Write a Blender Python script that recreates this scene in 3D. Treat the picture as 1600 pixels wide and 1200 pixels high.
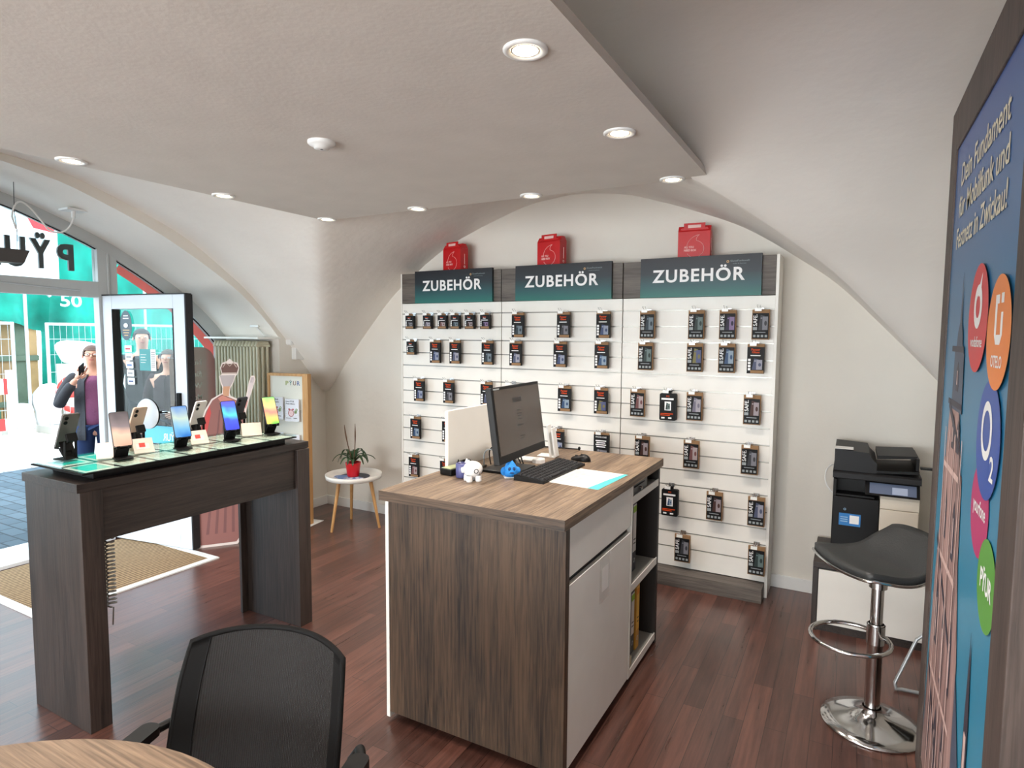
import bpy, math, random
from math import sin, cos, pi, radians, atan2, sqrt
from mathutils import Vector as V, Matrix

for o in list(bpy.data.objects): bpy.data.objects.remove(o)
S = bpy.context.scene
COL = S.collection

# ------------------------------------------------------------------ camera, world, exposure
F_PX = 965.0
yaw, pitch, roll = radians(28.8), radians(4.45), radians(0.4)
fw = V((-sin(yaw)*cos(pitch), cos(yaw)*cos(pitch), -sin(pitch)))
r0 = V((cos(yaw), sin(yaw), 0)); u0 = r0.cross(fw)
rr = r0*cos(roll)+u0*sin(roll); uu = -r0*sin(roll)+u0*cos(roll)
cd = bpy.data.cameras.new('camera'); cam = bpy.data.objects.new('camera', cd); COL.objects.link(cam)
mw = Matrix((rr, uu, -fw)).transposed().to_4x4(); mw.translation = V((0, 0, 1.64))
cam.matrix_world = mw
cd.sensor_fit = 'HORIZONTAL'; cd.sensor_width = 36.0; cd.lens = 36.0*F_PX/1600.0
cd.clip_start = 0.05; cd.clip_end = 200
S.camera = cam

S.view_settings.view_transform = 'Standard'; S.view_settings.look = 'None'
S.view_settings.gamma = 1.0; S.view_settings.use_curve_mapping = False
S.view_settings.exposure = 0.2
S.cycles.use_denoising = True
S.cycles.max_bounces = 10; S.cycles.diffuse_bounces = 6; S.cycles.transparent_max_bounces = 16
S.cycles.sample_clamp_indirect = 6.0
S.cycles.caustics_reflective = False; S.cycles.caustics_refractive = False

W = bpy.data.worlds.new('sky'); S.world = W; W.use_nodes = True
nt = W.node_tree; bg = nt.nodes['Background']
bg.inputs['Color'].default_value = (0.70, 0.86, 1.0, 1); bg.inputs['Strength'].default_value = 5.2

sd = bpy.data.lights.new('sun', 'SUN'); sd.energy = 1.6; sd.angle = radians(3); sd.color = (1, .97, .92)
sun = bpy.data.objects.new('sun', sd); COL.objects.link(sun)
sun.rotation_euler = (radians(38), radians(18), 0)      # light falls on the street from above the shop side

# fill light added behind the viewpoint, set in a made-up rear window
wl = bpy.data.lights.new('rear_fill_light', 'AREA'); wl.shape = 'RECTANGLE'; wl.size = 4.2; wl.size_y = 1.8; wl.energy = 220; wl.color = (1, .965, .93)
wo = bpy.data.objects.new('rear_fill_light', wl); COL.objects.link(wo); wo.location = (-1.85, -3.44, 1.28); wo.rotation_euler = (radians(90), 0, 0)
SPOT_W = 42.0       # each downlight
CX, CY, HALF = -1.85, 1.75, 2.58     # centre and half width of the square vault bay

# ------------------------------------------------------------------ materials
def lin(c):
    return tuple(((x/255)/12.92 if x/255 <= .04045 else (((x/255)+.055)/1.055)**2.4) for x in c[:3]) + (1,)
MATS = {}
def mat(name, rgb=(200,200,200), rough=.5, metal=0, emit=0, spec=.5, coat=0, bump=0, bscale=40, var=0, vscale=6):
    if name in MATS: return MATS[name]
    m = bpy.data.materials.new(name); m.use_nodes = True; n = m.node_tree; b = n.nodes['Principled BSDF']
    b.inputs['Base Color'].default_value = lin(rgb); b.inputs['Roughness'].default_value = rough
    b.inputs['Metallic'].default_value = metal; b.inputs['Specular IOR Level'].default_value = spec
    b.inputs['Coat Weight'].default_value = coat
    if emit:
        b.inputs['Emission Color'].default_value = lin(rgb); b.inputs['Emission Strength'].default_value = emit
    tc = n.nodes.new('ShaderNodeTexCoord')
    # a faint procedural grain on every surface
    ns = n.nodes.new('ShaderNodeTexNoise'); ns.inputs['Scale'].default_value = vscale; ns.inputs['Detail'].default_value = 6
    n.links.new(tc.outputs['Object'], ns.inputs['Vector'])
    v = var if var else .03
    mp = n.nodes.new('ShaderNodeMapRange'); mp.inputs[1].default_value = .3; mp.inputs[2].default_value = .7
    mp.inputs[3].default_value = 1-v; mp.inputs[4].default_value = 1+v
    n.links.new(ns.outputs[0], mp.inputs[0])
    mx = n.nodes.new('ShaderNodeVectorMath'); mx.operation = 'SCALE'; mx.inputs[0].default_value = lin(rgb)[:3]
    n.links.new(mp.outputs[0], mx.inputs['Scale']); n.links.new(mx.outputs[0], b.inputs['Base Color'])
    if bump:
        n2 = n.nodes.new('ShaderNodeTexNoise'); n2.inputs['Scale'].default_value = bscale; n2.inputs['Detail'].default_value = 8
        n.links.new(tc.outputs['Object'], n2.inputs['Vector'])
        bp = n.nodes.new('ShaderNodeBump'); bp.inputs['Strength'].default_value = bump; bp.inputs['Distance'].default_value = .02
        n.links.new(n2.outputs[0], bp.inputs['Height']); n.links.new(bp.outputs[0], b.inputs['Normal'])
    MATS[name] = m; return m

def wood(name, dark, light, axis='Z', rough=.45, scale=1.0, contrast=1.0):
    """streaky wood; axis = the direction the grain runs"""
    if name in MATS: return MATS[name]
    m = bpy.data.materials.new(name); m.use_nodes = True; n = m.node_tree; b = n.nodes['Principled BSDF']
    tc = n.nodes.new('ShaderNodeTexCoord'); mp = n.nodes.new('ShaderNodeMapping')
    s = [105*scale]*3; s['XYZ'.index(axis)] = 4.2*scale; mp.inputs['Scale'].default_value = s
    n.links.new(tc.outputs['Object'], mp.inputs['Vector'])
    a = n.nodes.new('ShaderNodeTexNoise'); a.inputs['Scale'].default_value = 1; a.inputs['Detail'].default_value = 7; a.inputs['Roughness'].default_value = .6
    a.inputs['Distortion'].default_value = .6
    n.links.new(mp.outputs[0], a.inputs['Vector'])
    mp2 = n.nodes.new('ShaderNodeMapping'); s2 = [9*scale]*3; s2['XYZ'.index(axis)] = .8*scale; mp2.inputs['Scale'].default_value = s2
    n.links.new(tc.outputs['Object'], mp2.inputs['Vector'])
    c = n.nodes.new('ShaderNodeTexNoise'); c.inputs['Scale'].default_value = 1; c.inputs['Detail'].default_value = 3
    n.links.new(mp2.outputs[0], c.inputs['Vector'])
    ad = n.nodes.new('ShaderNodeMath'); ad.operation = 'MULTIPLY_ADD'; ad.inputs[1].default_value = .38
    n.links.new(c.outputs[0], ad.inputs[0]); 
    sc = n.nodes.new('ShaderNodeMath'); sc.operation = 'MULTIPLY'; sc.inputs[1].default_value = .62
    n.links.new(a.outputs[0], sc.inputs[0]); n.links.new(sc.outputs[0], ad.inputs[2])
    rp = n.nodes.new('ShaderNodeValToRGB'); rp.color_ramp.elements[0].position = .5-.14/contrast; rp.color_ramp.elements[1].position = .5+.12/contrast
    rp.color_ramp.elements[0].color = lin(dark); rp.color_ramp.elements[1].color = lin(light)
    n.links.new(ad.outputs[0], rp.inputs[0]); n.links.new(rp.outputs[0], b.inputs['Base Color'])
    b.inputs['Roughness'].default_value = rough
    bp = n.nodes.new('ShaderNodeBump'); bp.inputs['Strength'].default_value = .15; bp.inputs['Distance'].default_value = .004
    n.links.new(a.outputs[0], bp.inputs['Height']); n.links.new(bp.outputs[0], b.inputs['Normal'])
    MATS[name] = m; return m

def floor_mat():
    m = bpy.data.materials.new('floor_planks'); m.use_nodes = True; n = m.node_tree; b = n.nodes['Principled BSDF']
    tc = n.nodes.new('ShaderNodeTexCoord'); mp = n.nodes.new('ShaderNodeMapping'); mp.inputs['Rotation'].default_value = (0, 0, pi/2)
    n.links.new(tc.outputs['Object'], mp.inputs['Vector'])
    br = n.nodes.new('ShaderNodeTexBrick'); br.inputs['Scale'].default_value = 1
    br.inputs['Brick Width'].default_value = .9; br.inputs['Row Height'].default_value = .085; br.inputs['Mortar Size'].default_value = .0012
    br.inputs['Color1'].default_value = lin((102,66,56)); br.inputs['Color2'].default_value = lin((76,49,42)); br.inputs['Mortar'].default_value = lin((40,26,22))
    br.offset = .37
    n.links.new(mp.outputs[0], br.inputs['Vector'])
    mp2 = n.nodes.new('ShaderNodeMapping'); mp2.inputs['Scale'].default_value = (42, 2.4, 1); n.links.new(tc.outputs['Object'], mp2.inputs['Vector'])
    a = n.nodes.new('ShaderNodeTexNoise'); a.inputs['Scale'].default_value = 1; a.inputs['Detail'].default_value = 8; a.inputs['Roughness'].default_value = .65
    n.links.new(mp2.outputs[0], a.inputs['Vector'])
    rp = n.nodes.new('ShaderNodeMapRange'); rp.inputs[1].default_value = .35; rp.inputs[2].default_value = .65; rp.inputs[3].default_value = .62; rp.inputs[4].default_value = 1.25
    n.links.new(a.outputs[0], rp.inputs[0])
    mx = n.nodes.new('ShaderNodeVectorMath'); mx.operation = 'SCALE'; n.links.new(br.outputs[0], mx.inputs[0]); n.links.new(rp.outputs[0], mx.inputs['Scale'])
    n.links.new(mx.outputs[0], b.inputs['Base Color'])
    b.inputs['Coat Weight'].default_value = .35; b.inputs['Coat Roughness'].default_value = .22
    rg = n.nodes.new('ShaderNodeMapRange'); rg.inputs[3].default_value = .2; rg.inputs[4].default_value = .42
    n.links.new(a.outputs[0], rg.inputs[0]); n.links.new(rg.outputs[0], b.inputs['Roughness'])
    bp = n.nodes.new('ShaderNodeBump'); bp.inputs['Strength'].default_value = .25; bp.inputs['Distance'].default_value = .003
    n.links.new(a.outputs[0], bp.inputs['Height']); n.links.new(bp.outputs[0], b.inputs['Normal'])
    return m

def paver_mat(name, c1, c2, mort, w, h, rough=.8):
    m = bpy.data.materials.new(name); m.use_nodes = True; n = m.node_tree; b = n.nodes['Principled BSDF']
    tc = n.nodes.new('ShaderNodeTexCoord')
    br = n.nodes.new('ShaderNodeTexBrick'); br.inputs['Scale'].default_value = 1
    br.inputs['Brick Width'].default_value = w; br.inputs['Row Height'].default_value = h; br.inputs['Mortar Size'].default_value = .008
    br.inputs['Color1'].default_value = lin(c1); br.inputs['Color2'].default_value = lin(c2); br.inputs['Mortar'].default_value = lin(mort)
    n.links.new(tc.outputs['Object'], br.inputs['Vector']); n.links.new(br.outputs[0], b.inputs['Base Color'])
    b.inputs['Roughness'].default_value = rough
    return m

def glass_mat(name, tint=(255,255,255), refl=.9, rough=0.0, base=.04):
    m = bpy.data.materials.new(name); m.use_nodes = True; n = m.node_tree
    for x in list(n.nodes):
        if x.type == 'BSDF_PRINCIPLED': n.nodes.remove(x)
    out = [x for x in n.nodes if x.type == 'OUTPUT_MATERIAL'][0]
    t = n.nodes.new('ShaderNodeBsdfTransparent'); t.inputs[0].default_value = lin(tint)
    g = n.nodes.new('ShaderNodeBsdfGlossy'); g.inputs['Roughness'].default_value = rough
    fr = n.nodes.new('ShaderNodeFresnel'); fr.inputs[0].default_value = 1.45
    mu = n.nodes.new('ShaderNodeMath'); mu.operation = 'MULTIPLY'; mu.inputs[1].default_value = refl; n.links.new(fr.outputs[0], mu.inputs[0])
    mx = n.nodes.new('ShaderNodeMixShader'); n.links.new(mu.outputs[0], mx.inputs[0]); n.links.new(t.outputs[0], mx.inputs[1]); n.links.new(g.outputs[0], mx.inputs[2])
    n.links.new(mx.outputs[0], out.inputs[0]); MATS[name] = m
    return m

def seethrough(name, rgb, opacity, rough=.6, stripes=None):
    """woven or film material: part opaque colour, part open"""
    m = bpy.data.materials.new(name); m.use_nodes = True; n = m.node_tree; b = n.nodes['Principled BSDF']
    b.inputs['Base Color'].default_value = lin(rgb); b.inputs['Roughness'].default_value = rough
    out = [x for x in n.nodes if x.type == 'OUTPUT_MATERIAL'][0]
    t = n.nodes.new('ShaderNodeBsdfTransparent'); mx = n.nodes.new('ShaderNodeMixShader'); mx.inputs[0].default_value = opacity
    n.links.new(t.outputs[0], mx.inputs[1]); n.links.new(b.outputs[0], mx.inputs[2]); n.links.new(mx.outputs[0], out.inputs[0])
    if stripes:
        tc = n.nodes.new('ShaderNodeTexCoord'); wv = n.nodes.new('ShaderNodeTexWave'); wv.bands_direction = stripes[0]
        wv.inputs['Scale'].default_value = stripes[1]; n.links.new(tc.outputs['Object'], wv.inputs['Vector'])
        mr = n.nodes.new('ShaderNodeMapRange'); mr.inputs[3].default_value = opacity-stripes[2]; mr.inputs[4].default_value = min(1, opacity+stripes[2])
        n.links.new(wv.outputs[0], mr.inputs[0]); n.links.new(mr.outputs[0], mx.inputs[0])
    MATS[name] = m; return m

def film(name, rgb, trans=.15):
    m = bpy.data.materials.new(name); m.use_nodes = True; n = m.node_tree; b = n.nodes['Principled BSDF']
    b.inputs['Base Color'].default_value = lin(rgb); b.inputs['Roughness'].default_value = .5
    out = [x for x in n.nodes if x.type == 'OUTPUT_MATERIAL'][0]
    tl = n.nodes.new('ShaderNodeBsdfTranslucent'); tl.inputs[0].default_value = lin(rgb)
    t = n.nodes.new('ShaderNodeBsdfTransparent'); t.inputs[0].default_value = lin(rgb)
    a = n.nodes.new('ShaderNodeMixShader'); a.inputs[0].default_value = .6; n.links.new(b.outputs[0], a.inputs[1]); n.links.new(tl.outputs[0], a.inputs[2])
    c = n.nodes.new('ShaderNodeMixShader'); c.inputs[0].default_value = trans; n.links.new(a.outputs[0], c.inputs[1]); n.links.new(t.outputs[0], c.inputs[2])
    n.links.new(c.outputs[0], out.inputs[0]); MATS[name] = m; return m
def gradient(name, stops, axis='Z', lo=0, hi=1, rough=.4, emit=0, wav=0):
    """printed colour run along an object axis"""
    m = bpy.data.materials.new(name); m.use_nodes = True; n = m.node_tree; b = n.nodes['Principled BSDF']
    tc = n.nodes.new('ShaderNodeTexCoord'); sp = n.nodes.new('ShaderNodeSeparateXYZ'); n.links.new(tc.outputs['Object'], sp.inputs[0])
    mr = n.nodes.new('ShaderNodeMapRange'); mr.inputs[1].default_value = lo; mr.inputs[2].default_value = hi
    if wav:
        ns = n.nodes.new('ShaderNodeTexNoise'); ns.inputs['Scale'].default_value = wav; n.links.new(tc.outputs['Object'], ns.inputs['Vector'])
        ad = n.nodes.new('ShaderNodeMath'); ad.operation = 'MULTIPLY_ADD'; ad.inputs[1].default_value = (hi-lo)*.7; n.links.new(ns.outputs[0], ad.inputs[0]); n.links.new(sp.outputs['XYZ'.index(axis)], ad.inputs[2])
        n.links.new(ad.outputs[0], mr.inputs[0]); mr.inputs[1].default_value = lo+(hi-lo)*.35; mr.inputs[2].default_value = hi+(hi-lo)*.35
    else: n.links.new(sp.outputs['XYZ'.index(axis)], mr.inputs[0])
    rp = n.nodes.new('ShaderNodeValToRGB'); e = rp.color_ramp.elements
    while len(e) < len(stops): e.new(.5)
    for i, (p, c) in enumerate(stops): e[i].position = p; e[i].color = lin(c)
    n.links.new(mr.outputs[0], rp.inputs[0]); n.links.new(rp.outputs[0], b.inputs['Base Color']); b.inputs['Roughness'].default_value = rough
    if emit:
        n.links.new(rp.outputs[0], b.inputs['Emission Color']); b.inputs['Emission Strength'].default_value = emit
    MATS[name] = m; return m

def lamp_mat(name, rgb, strength):
    m = bpy.data.materials.new(name); m.use_nodes = True; b = m.node_tree.nodes['Principled BSDF']
    b.inputs['Base Color'].default_value = (1,1,1,1); b.inputs['Emission Color'].default_value = lin(rgb); b.inputs['Emission Strength'].default_value = strength
    return m

# ------------------------------------------------------------------ mesh helpers
ZV = V((0,0,1))
class MB:
    def __init__(s): s.v = []; s.f = []; s.mi = []; s.sm = []
    def add(s, vs, fs, m=0, smooth=False):
        b = len(s.v); s.v += [tuple(x) for x in vs]
        for f in fs: s.f.append([i+b for i in f]); s.mi.append(m); s.sm.append(smooth)
        return s
    def box(s, x0, x1, y0, y1, z0, z1, m=0):
        vs = [(x,y,z) for z in (z0,z1) for y in (y0,y1) for x in (x0,x1)]
        return s.add(vs, [(0,2,3,1),(4,5,7,6),(0,1,5,4),(2,6,7,3),(0,4,6,2),(1,3,7,5)], m)
    def quad(s, a, b, c, d, m=0): return s.add([a,b,c,d], [(0,1,2,3)], m)
    def rect(s, O, U, Vv, w, h, m=0, off=0.0):
        """w x h rectangle whose lower left corner is O"""
        O, U, Vv = V(O), V(U), V(Vv); N = U.cross(Vv).normalized()*off
        return s.add([O+N, O+U*w+N, O+U*w+Vv*h+N, O+Vv*h+N], [(0,1,2,3)], m)
    def prism(s, poly, O, U, Vv, t, m=0, mside=None, smooth=False):
        """polygon in the (U,V) plane at O, pushed back by t against U x V"""
        O, U, Vv = V(O), V(U), V(Vv); N = U.cross(Vv).normalized(); n = len(poly)
        fr = [O+U*a+Vv*b for a, b in poly]; bk = [p-N*t for p in fr]
        s.add(fr, [tuple(range(n))], m); s.add(bk, [tuple(reversed(range(n)))], m if mside is None else mside)
        vs = fr+bk; s.add(vs, [(i, i+n, (i+1)%n+n, (i+1)%n) for i in range(n)], m if mside is None else mside, smooth)
        return s
    def tube(s, pts, r, m=0, n=8, closed=False, cap=True, flat=1.0):
        pts = [V(p) for p in pts]; k = len(pts); rs = r if isinstance(r, (list, tuple)) else [r]*k
        vs = []; prev = None
        for i, p in enumerate(pts):
            if closed: d = pts[(i+1)%k]-pts[i-1]
            else: d = pts[min(i+1,k-1)]-pts[max(i-1,0)]
            d.normalize()
            if prev is None:
                a = V((0,0,1)) if abs(d.z) < .9 else V((1,0,0)); x = d.cross(a).normalized()
            else:
                x = prev-d*prev.dot(d); x.normalize()
            prev = x; y = d.cross(x)
            for j in range(n):
                t = 2*pi*j/n; vs.append(p+x*(rs[i]*cos(t))+y*(rs[i]*flat*sin(t)))
        fs = []
        for i in range(k if closed else k-1):
            for j in range(n):
                a = i*n+j; b = i*n+(j+1)%n; c = ((i+1)%k)*n+(j+1)%n; d = ((i+1)%k)*n+j; fs.append((a,b,c,d))
        s.add(vs, fs, m, True)
        if cap and not closed:
            s.add(vs[:n], [tuple(reversed(range(n)))], m); s.add(vs[-n:], [tuple(range(n))], m)
        return s
    def lathe(s, prof, c=(0,0,0), m=0, n=24, T=None, smooth=True):
        """profile [(r,z)] about the local z axis"""
        vs = []
        for r, z in prof:
            for j in range(n):
                t = 2*pi*j/n; p = V((r*cos(t), r*sin(t), z)); vs.append((T @ p) if T else p+V(c))
        fs = []
        for i in range(len(prof)-1):
            for j in range(n): fs.append((i*n+j, i*n+(j+1)%n, (i+1)*n+(j+1)%n, (i+1)*n+j))
        return s.add(vs, fs, m, smooth)
    def ball(s, c, rx, ry=None, rz=None, m=0, n=16, k=10, T=None):
        ry = rx if ry is None else ry; rz = rx if rz is None else rz; vs = []; fs = []
        for i in range(k+1):
            ph = pi*i/k
            for j in range(n):
                t = 2*pi*j/n; p = V((rx*sin(ph)*cos(t), ry*sin(ph)*sin(t), rz*cos(ph)))
                vs.append((T @ p if T else p)+V(c))
        for i in range(k):
            for j in range(n): fs.append((i*n+j, (i+1)*n+j, (i+1)*n+(j+1)%n, i*n+(j+1)%n))
        return s.add(vs, fs, m, True)
    def disc(s, O, U, Vv, rx, ry=None, m=0, n=28, off=0.0):
        O, U, Vv = V(O), V(U), V(Vv); ry = rx if ry is None else ry; N = U.cross(Vv).normalized()*off
        return s.add([O+N+U*(rx*cos(2*pi*i/n))+Vv*(ry*sin(2*pi*i/n)) for i in range(n)], [tuple(range(n))], m)
    def ring(s, O, U, Vv, r1, r2, m=0, n=28, off=0.0, ey=1.0):
        O, U, Vv = V(O), V(U), V(Vv); N = U.cross(Vv).normalized()*off; vs = []
        for r in (r1, r2):
            vs += [O+N+U*(r*cos(2*pi*i/n))+Vv*(r*ey*sin(2*pi*i/n)) for i in range(n)]
        return s.add(vs, [(i, i+n, (i+1)%n+n, (i+1)%n) for i in range(n)], m)
    def text(s, body, O, U, Vv, h, w=None, m=0, bold=0.0, align='LEFT', off=.001, thick=0.0, res=3):
        """real lettering: h = cap height, w = wanted width, O = left (or centre) of the baseline"""
        vs, fs, x0, x1, cap = text_mesh(body, bold, res)
        sc = h/cap; sx = sc if w is None else w/(x1-x0); O, U, Vv = V(O), V(U), V(Vv); N = U.cross(Vv).normalized()
        sh = -x0*sx if align == 'LEFT' else -(x0+x1)/2*sx
        if align == 'RIGHT': sh = -x1*sx
        pts = [O+U*(a*sx+sh)+Vv*(b*sc)+N*off for a, b in vs]
        s.add(pts, fs, m)
        if thick:
            ed = {}
            for f in fs:
                for i in range(len(f)):
                    e = (f[i], f[(i+1)%len(f)]); ed[e] = 1
            out = [e for e in ed if (e[1], e[0]) not in ed]
            s.add([p+N*thick for p in pts], fs, m)
            s.add(pts+[p+N*thick for p in pts], [(a, b, b+len(pts), a+len(pts)) for a, b in out], m)
        return s
    def build(s, name, mats, parent=None, loc=None, bevel=0, sub=0, rot=None):
        me = bpy.data.meshes.new(name); me.from_pydata(s.v, [], s.f)
        for mm in (mats if isinstance(mats, (list, tuple)) else [mats]): me.materials.append(mm)
        me.polygons.foreach_set('material_index', s.mi); me.polygons.foreach_set('use_smooth', s.sm); me.update()
        o = bpy.data.objects.new(name, me); COL.objects.link(o)
        if parent: o.parent = parent
        if loc is not None: o.location = loc
        if rot is not None: o.rotation_euler = rot
        if bevel:
            b = o.modifiers.new('bevel', 'BEVEL'); b.width = bevel; b.segments = 2; b.limit_method = 'ANGLE'; b.angle_limit = radians(40)
        if sub:
            b = o.modifiers.new('subdivision', 'SUBSURF'); b.levels = sub; b.render_levels = sub
        return o
TXT = {}
def text_mesh(body, bold, res):
    k = (body, bold, res)
    if k in TXT: return TXT[k]
    def mk(t):
        c = bpy.data.curves.new('t', 'FONT'); c.body = t; c.size = 1; c.fill_mode = 'FRONT'; c.offset = bold; c.resolution_u = res; c.space_character = 1.14 if t == 'ZUBEHÖR' else 1.0
        o = bpy.data.objects.new('t', c); COL.objects.link(o); bpy.context.view_layer.update()
        dg = bpy.context.evaluated_depsgraph_get(); me = bpy.data.meshes.new_from_object(o.evaluated_get(dg))
        vs = [(v.co.x, v.co.y) for v in me.vertices]; fs = [tuple(p.vertices) for p in me.polygons]
        bpy.data.objects.remove(o); bpy.data.curves.remove(c); bpy.data.meshes.remove(me); return vs, fs
    if 'cap' not in TXT: TXT['cap'] = max(y for x, y in mk('H')[0])
    vs, fs = mk(body); xs = [x for x, y in vs]
    TXT[k] = (vs, fs, min(xs), max(xs), TXT['cap']); return TXT[k]

def tag(o, label=None, cat=None, group=None, kind=None):
    if label: o['label'] = label
    if cat: o['category'] = cat
    if group: o['group'] = group
    if kind: o['kind'] = kind
    return o
def thing(name, label, cat, loc=(0,0,0), rz=0, group=None):
    o = bpy.data.objects.new(name, None); COL.objects.link(o); o.location = loc; o.rotation_euler = (0,0,rz); o.empty_display_size = .05
    return tag(o, label, cat, group)
def struct(o): o['kind'] = 'structure'; return o
KIDS = {}
def copy_tree(o, parent=None, first=True):
    c = o.copy(); COL.objects.link(c)
    if parent: c.parent = parent
    for ch in [x for x in ALLOBJ() if x.parent == o]: copy_tree(ch, c)
    return c
def ALLOBJ(): return list(COL.objects)
def bez(p0, p1, p2, p3, n=14):
    p0, p1, p2, p3 = V(p0), V(p1), V(p2), V(p3); out = []
    for i in range(n+1):
        t = i/n; out.append(p0*(1-t)**3+p1*3*t*(1-t)**2+p2*3*t*t*(1-t)+p3*t**3)
    return out
def interp(tab, x):
    if x <= tab[0][0]: return tab[0][1]
    for (a, b), (c, d) in zip(tab, tab[1:]):
        if x <= c: return b+(d-b)*(x-a)/(c-a)
    return tab[-1][1]
def rrect(w, h, r, n=5, x0=0, y0=0):
    out = []
    for cx, cy, a in ((w-r, r, -90), (w-r, h-r, 0), (r, h-r, 90), (r, r, 180)):
        for i in range(n+1):
            t = radians(a+90*i/n); out.append((x0+cx+r*cos(t), y0+cy+r*sin(t)))
    return out
X, Y, Z = V((1,0,0)), V((0,1,0)), V((0,0,1))

# ------------------------------------------------------------------ shared materials
M_wall = mat('wall_plaster', (224,219,210), .9, bump=.25, bscale=9, var=.03, vscale=2)
M_vault = mat('vault_plaster', (234,229,222), .92, bump=.35, bscale=6, var=.04, vscale=1.6)
M_slab = mat('ceiling_board', (210,204,197), .85, bump=.05, bscale=60)
M_floor = floor_mat()
M_white = mat('white_laminate', (232,230,224), .4)
M_whitep = mat('white_plastic', (228,228,226), .35)
M_frame = mat('window_frame_grey', (186,190,190), .45)
M_leaf = mat('door_frame_white', (214,222,230), .4)
M_black = mat('black_plastic', (11,11,12), .4, spec=.3)
M_blackm = mat('matt_black', (13,13,13), .7, spec=.2)
M_dgrey = mat('dark_grey', (40,40,42), .5, spec=.3)
M_chrome = mat('chrome', (215,215,215), .12, metal=1)
M_steel = mat('galvanised_steel', (200,205,208), .45, metal=.7)
M_oakV = wood('grey_oak_end_shaded', (17,12,9), (84,66,51), 'Z', contrast=1.1)  # darker copy of the desk oak, shade on the end put into the colour
M_oakY = wood('grey_oak_top_lit', (66,50,38), (148,126,103), 'Y', .5)  # lighter copy of the same oak, downlight brightness put into the colour
M_oakX = wood('grey_oak_edge', (40,31,25), (104,84,67), 'X', .5)
M_darkV = wood('dark_oak_vertical', (21,16,14), (60,49,44), 'Z', .45)
M_darkY = wood('dark_oak_long', (20,15,13), (56,45,40), 'Y', .45)
M_slatoak = wood('slatwall_oak', (66,60,56), (112,104,97), 'X', .55)
M_panelw = wood('poster_frame_oak', (52,42,38), (88,74,68), 'Z', .55)
M_pine = wood('light_timber', (176,128,74), (206,160,104), 'Z', .5)
M_red = mat('red_card', (196,10,22), .45)
M_whitetext = mat('white_print', (238,238,238), .5)
M_glass = glass_mat('clear_glass', (243,247,247), .07)
M_paper = mat('paper', (236,234,230), .7)
M_ink = mat('black_ink', (30,30,34), .6)
M_kraft = mat('kraft_card', (146,112,78), .8)

# ================================================================== THE ROOM
PROF = [(0,2.70),(.4,2.655),(.78,2.53),(1.15,2.385),(1.34,2.275),(1.6,2.09),(1.75,1.985),(2.11,1.60),(2.30,1.39),(2.45,1.20),(2.58,1.04)]
def smooth_prof(t):
    t = abs(t); return sum(interp(PROF, abs(t+d)) for d in (-.1,-.05,0,.05,.1))/5
def wrap(v): 
    v = (v+HALF) % (2*HALF)-HALF; return v
def vault_z(x, y): return max(smooth_prof(x-CX), smooth_prof(wrap(y-CY)))
YB, YF, XL, XR = 4.33, -3.41, -4.43, .73
def vault():
    m = MB(); st = .06; nx = int(round((XR-XL)/st)); ny = int(round((YB-YF)/st))
    xs = [XL-.02+(XR-XL+.04)*i/nx for i in range(nx+1)]; ys = [YF-.02+(YB-YF+.04)*j/ny for j in range(ny+1)]
    m.add([(x, y, vault_z(min(max(x,XL),XR), min(y,YB))) for y in ys for x in xs],
          [(j*(nx+1)+i, j*(nx+1)+i+1, (j+1)*(nx+1)+i+1, (j+1)*(nx+1)+i) for j in range(ny) for i in range(nx)], 0, True)
    top = [(xs[0],ys[0],3.1),(xs[-1],ys[0],3.1),(xs[-1],ys[-1],3.1),(xs[0],ys[-1],3.1)]
    m.add(top, [(0,3,2,1)])
    struct(m.build('ceiling', M_vault))
vault()
struct(MB().box(-5.6, 1.0, YF-.1, 4.6, -.12, 0).build('floor', M_floor))
struct(MB().box(XL-.4, XR+.3, YB, YB+.15, 0, 3.1).build('wall_back', M_wall))
struct(MB().box(XR, XR+.15, YF, YB, 0, 3.1).build('wall_right', M_wall))
m = MB(); m.box(XL-.4, XR+.3, YF-.15, YF, 0, .30); m.box(XL-.4, XR+.3, YF-.15, YF, 2.25, 3.1); m.box(XL-.4, -4.0, YF-.15, YF, .30, 2.25); m.box(.35, XR+.3, YF-.15, YF, .30, 2.25)
struct(m.build('wall_front', M_wall))
m = MB();  # made-up rear window, added out of view to carry the fill light
for x_ in (-4.0, -1.86, .29): m.box(x_, x_+.06, YF-.09, YF-.03, .30, 2.25)
for z_ in (.30, 2.19): m.box(-4.0, .35, YF-.09, YF-.03, z_, z_+.06)
struct(m.build('fill_window_frame', M_frame))
struct(MB().box(-3.94, .29, YF-.065, YF-.058, .36, 2.19).build('fill_window_glass', M_glass))
# lowered ceiling board
struct(MB().box(-3.0, -.61, .55, 2.955, 2.37, 2.40).build('ceiling_lowered', M_slab))

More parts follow.
